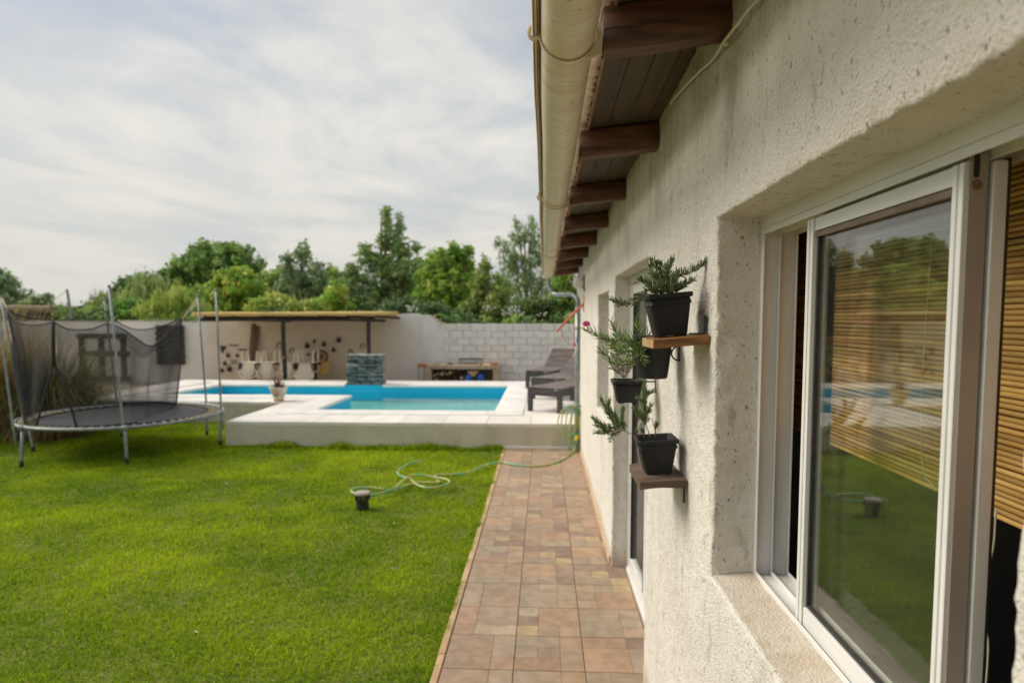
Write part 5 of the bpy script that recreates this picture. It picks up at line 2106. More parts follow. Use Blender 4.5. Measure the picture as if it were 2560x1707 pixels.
for (x, z, s_, lab) in ((-1.93, .24, .085, 'blue plastic bag stuffed among the logs, the one nearer the middle of the counter'), (-1.62, .25, .095, 'blue plastic bag among the logs nearer the end with the stacked bricks')):
    m = MB()
    m.lathe([(.001, -s_ * 1.3), (s_ * .8, -s_ * 1.2), (s_, -s_ * .3), (s_ * .85, s_ * .4), (s_ * .3, s_ * .85), (.001, s_)], (x, 16.66, z), 10)
    m.v = [(p[0] + rs.uniform(-.012, .012), p[1] + rs.uniform(-.012, .012), p[2] + rs.uniform(-.012, .012)) for p in m.v]
    tag(m.build('bag', M_BLUEBAG, None, True), lab, 'bag', 'blue bags under the counter')
m = MB()
m.prism([(-1.96, .40), (-1.67, .41), (-1.72, .33), (-1.78, .27), (-1.84, .27), (-1.90, .33)], 1, 16.62, 16.66)
tag(m.build('sack', M_TAN), 'pale tan sack wedged between the two blue bags under the counter', 'sack')
gr, gpart = rooted('grill_grate', (-1.9, 16.95, .56), 'black iron grill grate standing on the barbecue counter', 'grill')
m = MB()
for (a_, b2) in (((-2.21, .56), (-1.60, .56)), ((-2.21, .69), (-1.60, .69)), ((-2.21, .56), (-2.21, .69)), ((-1.60, .56), (-1.60, .69))):
    m.tube([(a_[0], 16.9 + (a_[1] - .56) * .6, a_[1] + .012), (b2[0], 16.9 + (b2[1] - .56) * .6, b2[1] + .012)], .013, 6)
m.span((-2.2, 16.97, .68), (-1.61, 16.99, .712))
gpart(m, 'frame', M_IRON)
m = MB()
for x in np.linspace(-2.18, -1.63, 26):
    m.tube([(x, 16.905, .572), (x, 16.975, .69)], .0045, 5)
gpart(m, 'bar', M_IRON)
for i, (x, y, z, rz_, lab) in enumerate(((-1.275, 16.72, .59, .06, 'red brick lying at the end of the barbecue counter'), (-1.63, 16.66, .585, .5, 'small piece of red brick beside the grill grate'))):
    m = MB()
    sz = (.23, .11, .062) if i == 0 else (.08, .09, .05)
    m.box((0, 0, 0), sz, .006)
    o = m.build('brick', M_BRICK)
    o.location = (x, y, z if i == 0 else .585)
    o.rotation_euler = (0, 0, rz_)
    tag(o, lab, 'brick')
m = MB()
m.lathe([(.06, 0), (.075, .012), (.07, .03), (.04, .034), (.0005, .036)], (-2.43, 16.85, .559), 14)
m.tube([(-2.37, 16.85, .58), (-2.22, 16.80, .585)], .007, 6)
tag(m.build('frying_pan', M_IRON, None, True), 'small black pan lying on the barbecue counter', 'pan')
m = MB()
m.box((-2.75, 16.8, .572), (.14, .09, .025), .006)
tag(m.build('wood_scrap', M_TAN), 'flat tan piece of wood on the barbecue counter', 'wood')
# wire stand with bricks beside the counter
stn, spart = rooted('wire_stand', (-3.13, 16.6, 0), 'thin-legged wire stand carrying a red clay block beside the barbecue counter', 'stand')
for (x, y) in ((-3.21, 16.55), (-3.05, 16.55), (-3.20, 16.68), (-3.06, 16.68)):
    m = MB()
    m.tube([(x, y, -.03), (x, y, .495)], .006, 6)
    spart(m, 'leg', M_STEEL)
m = MB()
m.box((-3.13, 16.62, .535), (.205, .19, .08), .012)
for x in (-3.20, -3.15, -3.10, -3.06):
    m.box((x, 16.6, .582), (.026, .10, .022), .006)
spart(m, 'clay_block', M_BRICK)

# ================================================================== CHAIRS TURNED UPSIDE DOWN ON A TABLE
tb, tbpart = rooted('garden_table', (-6.8, 16.55, 0), 'long dark garden table under the pergola carrying upturned white chairs', 'table')
m = MB()
m.span((-7.78, 16.27, .575), (-5.72, 17.05, .603), .006)
tbpart(m, 'tabletop', M_POST)
for x in (-7.47, -6.02):
    for y in (16.45, 16.97):
        m = MB()
        m.span((x - .03, y - .03, -.04), (x + .03, y + .03, .5745), .004)
        tbpart(m, 'leg', M_POST)


def chair(solid, mat, label):
    """built the way it stands in the photograph: seat down on the table, legs up, back hanging in front"""
    e = empty('plastic_chair', (0, 0, 0), label, 'chair', 'plastic chairs turned upside down on the garden table')
    m = MB()
    m.box((0, .20, .018), (.40, .40, .030), .012)
    m.build('seat', mat, e)
    for sx in (-1, 1):
        for (y, sp) in ((.03, .02), (.38, .015)):
            m = MB()
            m.add([(sx * .18 - .022, y - .016, .02), (sx * .18 + .022, y - .016, .02), (sx * .18 + .022, y + .02, .02), (sx * .18 - .022, y + .02, .02),
                   (sx * (.18 + sp) - .014, y - .010, .315), (sx * (.18 + sp) + .014, y - .010, .315), (sx * (.18 + sp) + .014, y + .012, .315), (sx * (.18 + sp) - .014, y + .012, .315)],
                  [(0, 1, 5, 4), (1, 2, 6, 5), (2, 3, 7, 6), (3, 0, 4, 7), (4, 5, 6, 7), (3, 2, 1, 0)])
            m.build('leg', mat, e)
    # the back: fan of slats with a curved rim, hanging down at the front (-Y)
    nsl = 6
    yb, lean = -.012, .10
    rim = [(-.12, .0), (-.155, -.13), (-.225, -.24), (-.19, -.315), (-.10, -.352), (0, -.362), (.10, -.352), (.19, -.315), (.225, -.24), (.155, -.13), (.12, 0)]
    if solid:
        m = MB()
        k = 1.08
        pts = crv([(p[0] * k, 0, p[1] * k) for p in rim], 3)
        V = [(p[0], yb - lean * (-p[2]) / .36 - .02 * (1 - (p[0] / .24) ** 2), p[2]) for p in pts]
        n_ = len(V)
        V += [(p[0], p[1] + .016, p[2]) for p in V]
        cc = (0, yb - .055, -.18)
        V += [cc, (0, cc[1] + .016, cc[2])]
        m.add(V, [(i, (i + 1) % n_, 2 * n_) for i in range(n_)] + [(n_ + (i + 1) % n_, n_ + i, 2 * n_ + 1) for i in range(n_)] + [(i, n_ + i, n_ + (i + 1) % n_, (i + 1) % n_) for i in range(n_)])
        m.build('backrest', mat, e, True)
    else:
        m = MB()
        m.tube([(p[0], yb - lean * (-p[2]) / .36, p[2]) for p in crv([(q[0], 0, q[1]) for q in rim], 4)], .016, 7)
        m.build('backrest_rim', mat, e, True)
        for i in range(nsl):
            t = (i + .5) / nsl * 2 - 1
            xa, xb = t * .105, t * .165
            zb2 = -.335 + .07 * t * t
            m = MB()
            V = []
            for (x, z) in ((xa, 0), ((xa + xb) / 2, zb2 / 2), (xb, zb2)):
                wv = .0175
                y = yb - lean * (-z) / .36
                V += [(x - wv, y - .005, z), (x + wv, y - .005, z), (x + wv, y + .005, z), (x - wv, y + .005, z)]
            m.add(V, [(a_ * 4 + j, a_ * 4 + (j + 1) % 4, a_ * 4 + 4 + (j + 1) % 4, a_ * 4 + 4 + j) for a_ in range(2) for j in range(4)])
            m.build('back_slat', mat, e)
    for sx in (-1, 1):
        m = MB()
        m.tube(crv([(sx * .20, -.10, -.20), (sx * .235, .06, -.19), (sx * .245, .22, -.17), (sx * .235, .32, -.10), (sx * .20, .37, .02)], 4), .016, 7)
        m.build('armrest', mat, e, True)
    return e


ch0 = chair(False, M_CHAIR, 'upturned white slat-backed chair at the end of the row beside the leaning planks')
ch0.location = (-7.47, 16.25, .604)
for (x, lab) in ((-7.01, 'upturned white slat-backed chair just before the middle pergola post'), (-6.50, 'upturned white slat-backed chair half hidden behind the middle pergola post')):
    c_ = copy_tree(ch0)
    c_.location = (x, 16.25, .604)
    c_['label'] = lab
c_ = chair(True, M_CHAIR, 'upturned white chair with a solid unslatted back')
c_.location = (-6.02, 16.24, .604)
c_.scale = (1.06, 1, 1.06)
c_ = chair(True, M_CHAIR2, 'upturned yellow-orange chair behind the solid-backed white one, near the wagon wheel')
c_.location = (-5.66, 16.62, .604)
c_.scale = (.62, .8, .72)

# planks leaning on the wall
for (xa, xb, zt2, lab) in ((-7.93, -7.80, 1.60, 'taller dark brown plank leaning on the tan wall behind the chairs'), (-7.80, -7.70, 1.54, 'shorter dark brown plank leaning beside the taller one')):
    m = MB()
    V = [(xa, 17.05, 0), (xb, 17.05, 0), (xb - .01, 17.43, zt2), (xa + .01, 17.43, zt2)]
    m.add(V + [(p[0], p[1] + .035, p[2]) for p in V], [(0, 1, 2, 3), (7, 6, 5, 4), (0, 4, 5, 1), (1, 5, 6, 2), (2, 6, 7, 3), (3, 7, 4, 0)])
    tag(m.build('plank', M_PLANK), lab, 'plank', 'planks leaning on the wall')

# iron ornaments on the pergola wall
YD = YW - .04


def kettle(x, z, s, label):
    e, part = rooted('iron_kettle', (x, YD, z), label, 'kettle', 'small iron pots and kettles hung on the pergola wall')
    m = MB()
    m.lathe([(.001, -.06 * s), (.045 * s, -.055 * s), (.06 * s, -.01 * s), (.045 * s, .035 * s), (.02 * s, .05 * s), (.012 * s, .06 * s), (.001, .065 * s)], (x, YD - .05 * s, z), 12)
    part(m, 'body', M_IRON, True)
    m = MB()
    m.tube([(x + .045 * s * math.cos(t), YD - .05 * s, z + .03 * s + .065 * s * math.sin(t)) for t in np.linspace(.2, math.pi - .2, 9)], .007 * s, 5)
    part(m, 'handle', M_IRON, True)


for (x, z, s, lab) in ((-8.59, .74, .85, None), (-8.34, .74, .7, None), (-8.69, .52, .8, None), (-8.77, .33, .8, None),
                       (-8.56, .37, 1.1, 'taller black iron jug low on the tan wall near the wall corner'), (-8.22, .43, 1.3, 'round black pot low on the tan wall beside the first upturned chair'),
                       (-6.39, 1.01, 1.1, 'iron kettle hung to the right of the middle post, lowest of the large ones'), (-5.93, 1.05, 1.0, 'iron kettle with a round bail hung above the wagon wheel'),
                       (-5.52, 1.16, 1.1, 'iron kettle hung highest on the tan wall'), (-5.67, .90, .85, None), (-6.2, 1.12, .6, None), (-6.37, .77, .6, None), (-6.72, .44, 1.0, None)):
    kettle(x, z, s, lab or 'small black iron pot hung on the tan wall under the pergola')


def horseshoe(x, z, s, label):
    m = MB()
    m.tube([(x + .06 * s * math.cos(t), YD - .012, z + .065 * s * math.sin(t)) for t in np.linspace(-.9, math.pi + .9, 14)], .012 * s, 6)
    tag(m.build('horseshoe', M_IRON, None, True), label, 'horseshoe', 'horseshoes on the pergola wall')


for (x, z, s, lab) in ((-7.17, 1.01, 1.15, 'horseshoe on the tan wall just beside the middle pergola post'), (-6.83, .87, 1.0, 'horseshoe above the half-hidden upturned chair'),
                       (-4.88, 1.0, 1.0, 'horseshoe high on the tan wall beside the post over the waterfall'), (-5.22, .84, 1.0, 'horseshoe just above the stone waterfall, the lower one')):
    horseshoe(x, z, s, lab)
for (x, z, L, lab) in ((-8.43, 1.02, .25, 'short black iron bar on the tan wall, the upper one'), (-8.19, .90, .24, 'short black iron bar on the tan wall next to the leaning planks')):
    m = MB()
    m.box((x, YD - .015, z), (L, .03, .035), .006)
    tag(m.build('iron_bar', M_IRON), lab, 'iron bar', 'iron bars on the pergola wall')
m = MB()
m.prism([(-8.80, 1.0), (-8.64, 1.0), (-8.66, .93), (-8.72, .88), (-8.745, .80), (-8.78, .84)], 1, YD - .04, YD)
tag(m.build('iron_flatiron', M_IRON), 'black iron tool with a wide flat top hung near the wall corner', 'tool')
m = MB()
m.tube([(-8.48 + .04 * math.cos(t), YD - .012, .56 + .05 * math.sin(t)) for t in np.linspace(0, 2 * math.pi, 14)], .008, 5)
m.tube([(-8.40 + .035 * math.cos(t), YD - .012, .57 + .055 * math.sin(t)) for t in np.linspace(0, 2 * math.pi, 14)], .008, 5)
tag(m.build('iron_rings', M_IRON), 'pair of thin iron rings on the tan wall between the small pots', 'iron rings')
ww, wwp = rooted('wagon_wheel', (-6.04, YD, .71), 'dark spoked wagon wheel on the wall behind the upturned chairs', 'wheel')
m = MB()
m.tube([(-6.02 + .17 * math.cos(t), YD - .03, .71 + .17 * math.sin(t)) for t in np.linspace(0, 2 * math.pi, 25)[:-1]], .020, 6, True)
wwp(m, 'rim', M_IRON, True)
m = MB()
m.lathe([(.035, -.03), (.04, 0), (.035, .03)], (-6.02, YD - .03, .71), 10, Matrix.Rotation(R(90), 3, 'X'), True, True)
wwp(m, 'hub', M_IRON)
for k in range(8):
    t = k * math.pi / 4 + .2
    m = MB()
    m.tube([(-6.02 + .035 * math.cos(t), YD - .03, .71 + .035 * math.sin(t)), (-6.02 + .155 * math.cos(t), YD - .03, .71 + .155 * math.sin(t))], .010, 5)
    wwp(m, 'spoke', M_IRON)

# pallets hung on the boundary wall
p1_, pp = rooted('wall_pallet', (-12.1, YW, .7), 'dark open frame of pallet boards hung on the white wall behind the net', 'pallet')
for (xa, xb, za, zb2) in ((-12.82, -11.42, 1.20, 1.33), (-12.80, -11.36, .72, .85), (-12.82, -11.38, .04, .16)):
    m = MB()
    m.span((xa, YW - .10, za), (xb, YW - .06, zb2), .005)
    pp(m, 'board', M_PALLET)
for (xa, xb) in ((-12.80, -12.66), (-12.25, -12.10), (-11.62, -11.48)):
    m = MB()
    m.span((xa, YW - .058, .05), (xb, YW - .004, 1.32), .005)
    pp(m, 'stringer', M_PALLET)
p2_, pp2 = rooted('wall_pallet', (-10.15, YW, 1.0), 'dark slatted pallet hung high on the white wall', 'pallet')
for i in range(7):
    z = .50 + i * .158
    m = MB()
    m.span((-10.56, YW - .15, z), (-9.80, YW - .125, z + .112), .005)
    pp2(m, 'board', M_PALLET)
    m = MB()
    m.span((-10.54, YW - .03, z), (-9.82, YW - .004, z + .112), .005)
    pp2(m, 'board', M_PALLET)
for x in (-10.50, -10.18, -9.87):
    m = MB()
    m.span((x - .045, YW - .124, .49), (x + .045, YW - .031, 1.565), .005)
    pp2(m, 'stringer', M_PALLET)

# ================================================================== TRAMPOLINE
TCX, TCY, TZ, TR = -5.60, 8.47, .462, 1.20
tr, tpart = rooted('trampoline', (TCX, TCY, 0), 'round trampoline with galvanised poles and a sagging black safety net on the lawn', 'trampoline')
t1 = lambda x, y, Y: Vector(at(x / 2.6133, 650 + y / 2.6133, Y))
m = MB()
m.tube([(TCX + TR * math.cos(a), TCY + TR * math.sin(a), TZ) for a in np.linspace(0, 2 * math.pi, 73)[:-1]], .021, 10, True)
tpart(m, 'ring', M_STEEL, 'all')
m = MB()
nn_ = 64
V = [(TCX + 1.0 * math.cos(a), TCY + 1.0 * math.sin(a), TZ - .004) for a in np.linspace(0, 2 * math.pi, nn_ + 1)[:-1]]
V2 = [(p[0], p[1], p[2] - .006) for p in V]
m.add(V + V2 + [(TCX, TCY, TZ - .022), (TCX, TCY, TZ - .028)], [(i, (i + 1) % nn_, 2 * nn_) for i in range(nn_)] + [(nn_ + (i + 1) % nn_, nn_ + i, 2 * nn_ + 1) for i in range(nn_)] + [(i, nn_ + i, nn_ + (i + 1) % nn_, (i + 1) % nn_) for i in range(nn_)])
tpart(m, 'jumping_mat', M_MAT)
m = MB()
m.tube([(TCX + .995 * math.cos(a), TCY + .995 * math.sin(a), TZ) for a in np.linspace(0, 2 * math.pi, 73)[:-1]], .012, 6, True)
tpart(m, 'mat_edge', M_NETEDGE, 'all')
m = MB()
pts = []
m.tube([(1.005, 0, 0), (1.03, 0, .004)], .004, 5)
m.tube([(1.03, 0, .002), (1.165, 0, .002)], .0105, 7)
m.tube([(1.165, 0, .004), (1.195, 0, .012)], .004, 5)
spm = m.mesh('spring')
for k in range(60):
    o = link('spring', spm, M_SPRING, tr)
    o.location = (0, 0, TZ)
    o.rotation_euler = (0, 0, 2 * math.pi * k / 60 + .03)
POLES = {'a': ((-6.20, 7.36), (-6.37, 7.36, 2.08)), 'b': ((-6.75, 8.22), (-7.05, 8.22, 2.03)), 'c': ((-6.24, 9.31), (-6.41, 9.31, 2.05)),
         'd': ((-5.02, 7.57), (-5.146, 7.57, 2.14)), 'e': ((-5.04, 9.55), (-5.14, 9.55, 2.10)), 'f': ((-4.43, 8.755), (-4.455, 8.755, 2.145))}
for k, (ft, tp_) in POLES.items():
    F_, T_ = Vector((ft[0], ft[1], -.02)), Vector(tp_)
    mid = F_ + (T_ - F_) * .235
    m = MB()
    m.tube([mid - (T_ - F_) * .12, mid, F_ + (T_ - F_) * .62, T_], .0145, 9)
    tpart(m, 'pole', M_STEEL, 'all')
    m = MB()
    cdir = Vector((TCX - ft[0], TCY - ft[1], 0)).normalized()
    jo = Vector((TCX, TCY, TZ)) - cdir * TR
    m.tube([jo + Vector((0, 0, -.01)), F_ + cdir * .03 + Vector((0, 0, .10)), F_ + cdir * .03], .0195, 9)
    tpart(m, 'leg', M_STEEL, 'all')
    m = MB()
    m.tube([F_ + cdir * .03 + Vector((0, 0, .085)), F_ + cdir * .03], .0225, 9)
    tpart(m, 'leg_cap', M_NETEDGE, 'all')
    m = MB()
    m.tube([T_ - Vector((0, 0, .03)), T_ + Vector((0, 0, .006))], .019, 9)
    tpart(m, 'pole_cap', M_STEEL, 'all')
    m = MB()
    m.box(tuple(jo - cdir * .012 + Vector((0, 0, 0))), (.075, .075, .05), .012)
    tpart(m, 'joint', M_STEEL)


def resample(P, n_):
    P = [Vector(p) for p in P]
    L = [0]
    for i in range(len(P) - 1):
        L.append(L[-1] + (P[i + 1] - P[i]).length)
    out = []
    for k in range(n_):
        s = L[-1] * k / (n_ - 1)
        j = 0
        while j < len(P) - 2 and L[j + 1] < s:
            j += 1
        t = (s - L[j]) / max(1e-6, L[j + 1] - L[j])
        out.append(P[j].lerp(P[j + 1], min(1, t)))
    return out


def net_panel(cols_, nm, rows=14, sub=5, wob=.02):
    C_ = [resample(c_, rows) for c_ in cols_]
    # smooth across the columns
    grid = []
    for r_ in range(rows):
        grid.append(crv([c_[r_] for c_ in C_], sub))
    nc = len(grid[0])
    V, F_ = [], []
    for r_ in range(rows):
        for k, p in enumerate(grid[r_]):
            t = r_ / (rows - 1)
            V.append((p[0] + wob * math.sin(k * .9 + r_ * .35) * math.sin(math.pi * t), p[1] + wob * 1.5 * math.sin(k * .7 + r_ * .2 + 1) * math.sin(math.pi * t), p[2]))
    for r_ in range(rows - 1):
        for k in range(nc - 1):
            F_.append((r_ * nc + k, r_ * nc + k + 1, (r_ + 1) * nc + k + 1, (r_ + 1) * nc + k))
    m = MB()
    m.add(V, F_)
    tpart(m, nm, M_NET, 'all')
    return grid


def q(*a):
    return [t1(*p) for p in a]


left_cols = [q((45, 322, 8.05), (95, 560, 7.8), (165, 1075, 7.55)), q((110, 405, 7.9), (150, 700, 7.7), (205, 1085, 7.50)),
             q((230, 425, 7.75), (240, 700, 7.62), (225, 1085, 7.49)), q((345, 405, 7.6), (350, 690, 7.55), (300, 850, 7.5), (240, 1085, 7.48))]
right_cols = [q((352, 405, 7.6), (356, 690, 7.55), (420, 800, 7.5), (455, 930, 7.48), (500, 1090, 7.45)), q((450, 452, 7.6), (480, 750, 7.52), (570, 1088, 7.46)),
              q((600, 450, 7.65), (640, 800, 7.55), (660, 1085, 7.5)), q((700, 418, 7.75), (730, 800, 7.65), (770, 1075, 7.62)), q((800, 450, 7.9), (840, 800, 7.85), (870, 1065, 7.8)),
              q((890, 512, 8.05), (920, 800, 8.1), (940, 1050, 8.15)), q((980, 562, 8.2), (990, 800, 8.4), (1010, 1025, 8.55)), q((1060, 510, 8.5), (1090, 760, 8.8), (1090, 980, 9.0)),
              q((1185, 383, 9.0), (1178, 700, 9.2), (1152, 942, 9.35))]
back_cols = [q((45, 322, 8.05), (160, 1010, 8.1)), q((150, 368, 8.4), (262, 1000, 8.6)), q((345, 394, 8.8), (420, 975, 8.95)), q((520, 380, 9.1), (600, 950, 9.25)),
             q((660, 322, 9.25), (720, 942, 9.4)), q((760, 402, 9.3), (840, 935, 9.42)), q((880, 452, 9.3), (950, 930, 9.42)), q((1020, 442, 9.2), (1060, 930, 9.4)), q((1185, 383, 9.0), (1152, 942, 9.35))]
gl_ = net_panel(left_cols, 'net_panel')
gr_ = net_panel(right_cols, 'net_panel', wob=.028)
gb_ = net_panel(back_cols, 'net_panel', wob=.025)
fold = [q((48, 330, 8.06), (90, 560, 7.85), (160, 1070, 7.58)), q((95, 400, 7.98), (130, 700, 7.75), (200, 1080, 7.53)), q((120, 410, 7.95), (170, 700, 7.72), (235, 1080, 7.52))]
net_panel(fold, 'net_fold', wob=.03)
fold = [q((48, 330, 8.1), (80, 560, 7.9), (150, 1060, 7.62)), q((85, 400, 8.02), (115, 700, 7.8), (190, 1075, 7.57))]
net_panel(fold, 'net_fold', wob=.03)
fold = [q((700, 425, 7.8), (760, 520, 7.9)), q((800, 455, 7.95), (850, 580, 8.0)), q((900, 515, 8.1), (930, 640, 8.15)), q((980, 565, 8.25), (1000, 600, 8.3)), q((1060, 515, 8.5), (1060, 560, 8.5))]
net_panel(fold, 'net_fold', 6, 5, .015)
m = MB()
for gcur in (gl_[0], gr_[0]):
    m.tube(gcur, .009, 5)
m.tube(gb_[0], .009, 5)
for gcur in (gl_, gr_):
    m.tube([row_[-1] for row_ in gcur], .010 if gcur is gr_ else .013, 5)
m.tube([row_[0] for row_ in gr_], .013, 5)
m.tube([row_[0] for row_ in gl_], .011, 5)
m.tube(gb_[-1], .022, 6)
m.tube(gr_[-1], .011, 6)
tpart(m, 'net_hem', M_NETEDGE, 'all')
m = MB()                           # zip strip above the entrance
zs = q((345, 402, 7.595), (348, 540, 7.565), (352, 692, 7.54))
m.tube(zs, .023, 6)
tpart(m, 'zip_strip', M_NETEDGE, 'all')
m = MB()
for (a_, b2) in ((Vector(POLES['b'][1]), t1(50, 325, 8.05)), (Vector(POLES['b'][1]), t1(100, 402, 7.92)), (Vector(POLES['c'][1]), t1(660, 322, 9.25)), (Vector(POLES['e'][1]) - Vector((0, 0, .04)), t1(1188, 380, 9.0)), (Vector(POLES['e'][1]) - Vector((0, 0, .10)), t1(1192, 384, 9.0))):
    m.tube([a_, a_.lerp(b2, .5) - Vector((0, 0, .012)), b2], .006, 5)
tpart(m, 'net_rope', M_ROPE, 'all')

# ================================================================== GARDEN BOLLARD AND HOSE
bo, bpart2 = rooted('garden_light', (-1.667, 5.87, 0), 'squat black garden bollard light with slots round the top, standing on the lawn', 'garden light')
c0 = (-1.667, 5.87, -.01)
m = MB()
m.lathe([(.058, 0), (.058, .095), (.061, .10)], c0, 24, None, False, True)
bpart2(m, 'base', M_BOLLARD, True)
m = MB()
m.lathe([(.046, .1005), (.046, .146)], c0, 20, None, False, False)
bpart2(m, 'lens', M_LENS, True)
m = MB()
for k in range(7):
    a = 2 * math.pi * k / 7 + .2
    m.box((c0[0] + .060 * math.cos(a), c0[1] + .060 * math.sin(a), c0[2] + .123), (.022, .022, .050), .004, Matrix.Rotation(a, 3, 'Z'))
m.lathe([(.050, .1195), (.064, .1195), (.064, .1255), (.050, .1255)], c0, 24, None, False)
bpart2(m, 'cage', M_BOLLARD)
m = MB()
m.lathe([(.060, .1465), (.070, .148), (.071, .160), (.066, .168), (.0005, .172)], c0, 28)
bpart2(m, 'cap', M_ALU_GREY, True)

hz_ = lambda P, h: [(p[0], p[1], (p[2] if len(p) > 2 else h)) for p in P]
loop1 = [(-1.44, 7.66, .05), (-1.57, 7.58, .045), (-1.62, 7.35, .045), (-1.62, 7.13, .045), (-1.57, 6.98, .045), (-1.49, 6.89, .045), (-1.43, 6.85, .05), (-1.36, 6.69, .05), (-1.29, 6.56, .05), (-1.2, 6.47, .05), (-1.1, 6.46, .05), (-1.01, 6.53, .06), (-.97, 6.63, .065), (-1.02, 6.75, .065), (-1.14, 6.82, .065), (-1.27, 6.86, .075), (-1.38, 6.85, .08), (-1.44, 6.79, .07), (-1.47, 6.63, .06), (-1.49, 6.43, .055), (-1.54, 6.31, .05), (-1.62, 6.21, .045), (-1.71, 6.17, .045), (-1.81, 6.2, .045), (-1.89, 6.28, .045), (-1.91, 6.38, .045), (-1.85, 6.46, .04), (-1.73, 6.48, .035), (-1.60, 6.47, .025)]
loop2 = [(-1.50, 6.47, .02), (-1.44, 6.51, .035), (-1.39, 6.62, .035), (-1.33, 6.7, .035), (-1.25, 6.71, .04), (-1.16, 6.7, .04), (-1.09, 6.72, .04), (-1.13, 6.82, .035), (-1.17, 6.91, .045), (-1.17, 7.03, .045), (-1.11, 7.1, .03), (-1.0, 7.13, .025), (-.87, 7.17, .035), (-.79, 7.26, .04), (-.7, 7.48, .04), (-.57, 7.72, .035), (-.49, 7.77, .022), (-.28, 7.63, .021), (-.04, 7.62, .021), (.15, 7.81, .021), (.28, 8.12, .021), (.36, 8.38, .022), (.40, 8.47, .05), (.405, 8.52, .20), (.41, 8.545, .45), (.43, 8.55, .60)]
m = MB()
m.tube(crv(loop1, 6), .0105, 9)
m.tube(crv(loop2, 6), .0105, 9)
# coil over the tap on the corner
for (rx_, za, zb2, xo, yo, tl) in ((.085, .62, .02, .37, 8.53, .0), (.10, .62, .18, .33, 8.52, .5), (.075, .60, -.02 + .04, .40, 8.50, .9), (.06, .63, .08, .42, 8.56, .2), (.13, .59, .20, .315, 8.54, .3), (.05, .62, .04, .45, 8.49, .6)):
    cz_, rz_ = (za + zb2) / 2, (za - zb2) / 2
    pts = [(xo + rx_ * math.cos(t) + .03 * math.sin(t) * tl, yo + .02 * math.sin(2 * t + tl * 5), cz_ + rz_ * math.sin(t)) for t in np.linspace(0, 2 * math.pi, 27)[:-1]]
    m.tube(pts, .0085, 7, True)
tag(m.build('garden_hose', M_HOSE, None, 'all'), 'green and yellow garden hose looped on the lawn and coiled at the wall corner', 'hose')
tp, tpp = rooted('garden_tap', (.45, 8.56, .62), 'garden tap with a yellow hose fitting at the foot of the drainpipe', 'tap')
m = MB()
m.tube([(XW + .01, 8.45, .62), (.42, 8.45, .62), (.40, 8.45, .60), (.40, 8.45, .57)], .012, 8)
m.tube([(.44, 8.45, .62), (.44, 8.45, .66)], .007, 6)
m.span((.415, 8.44, .655), (.465, 8.46, .668), .003)
tpp(m, 'spout', M_ZINC, True)
m = MB()
ty = 8.45
tx, _, tz_ = at(1441, 1095, ty)
m.lathe([(.016, -.034), (.022, -.028), (.022, .012), (.027, .014), (.027, .030), (.018, .034)], (tx, ty, tz_), 12, Matrix.Rotation(.3, 3, 'Y'), True, True)
tpp(m, 'hose_fitting', M_YELLOW, True)

# ================================================================== RED WOODEN ARM WITH STRINGS
ra, rpart = rooted('red_arm', (XW, 7.95, 1.9), 'faded red wooden arm slanting out from the wall, with loose cords hanging from it', 'wooden arm')
pa, pb = Vector(at(1394, 826, 7.95)), Vector(at(1458, 760, 7.95))
m = MB()
ax = (pb - pa)
for i in range(3):
    off = Vector((0, (i - 1) * .014, .004 * (i - 1)))
    P_ = [pa + off + ax * .0, pa + off + ax * .35 + Vector((0, 0, .006)), pa + off + ax * .75, pb + off]
    m.tube(P_, [.008, .014, .015, .010], 7)
rpart(m, 'arm', M_REDWOOD, True)
m = MB()
m.tube([pb, (XW - .004, 7.93, 2.00)], .006, 6)
m.tube([pb, (XW - .004, 7.93, 1.86)], .006, 6)
m.tube([(XW - .004, 7.93, 2.03), (XW - .004, 7.93, 1.83)], .007, 6)
m.tube([pa - ax * .04, pa + ax * .04], .014, 6)
rpart(m, 'bracket', M_REDWOOD)
m = MB()
m.tube(crv([pa + ax * .12, at(1412, 850, 7.95), at(1428, 862, 7.95), at(1436, 850, 7.95), at(1432, 800, 7.95)], 5), .003, 5)
m.tube(crv([at(1436, 800, 7.95), at(1438, 850, 7.95), at(1428, 880, 7.95), at(1434, 905, 7.95)], 5), .003, 5)
rpart(m, 'string', M_REDWOOD, 'all')
m = MB()
x, y, z = at(1437, 862, 7.95)
m.box((x, y, z), (.03, .03, .05), .01)
rpart(m, 'red_tag', M_REDWOOD)
m = MB()
x, y, z = at(1443, 845, 7.96)
m.lathe([(.003, .045), (.012, .0), (.017, -.04), (.004, -.055)], (x, y, z), 8)
rpart(m, 'blue_tassel', M_BLUEBAG, True)

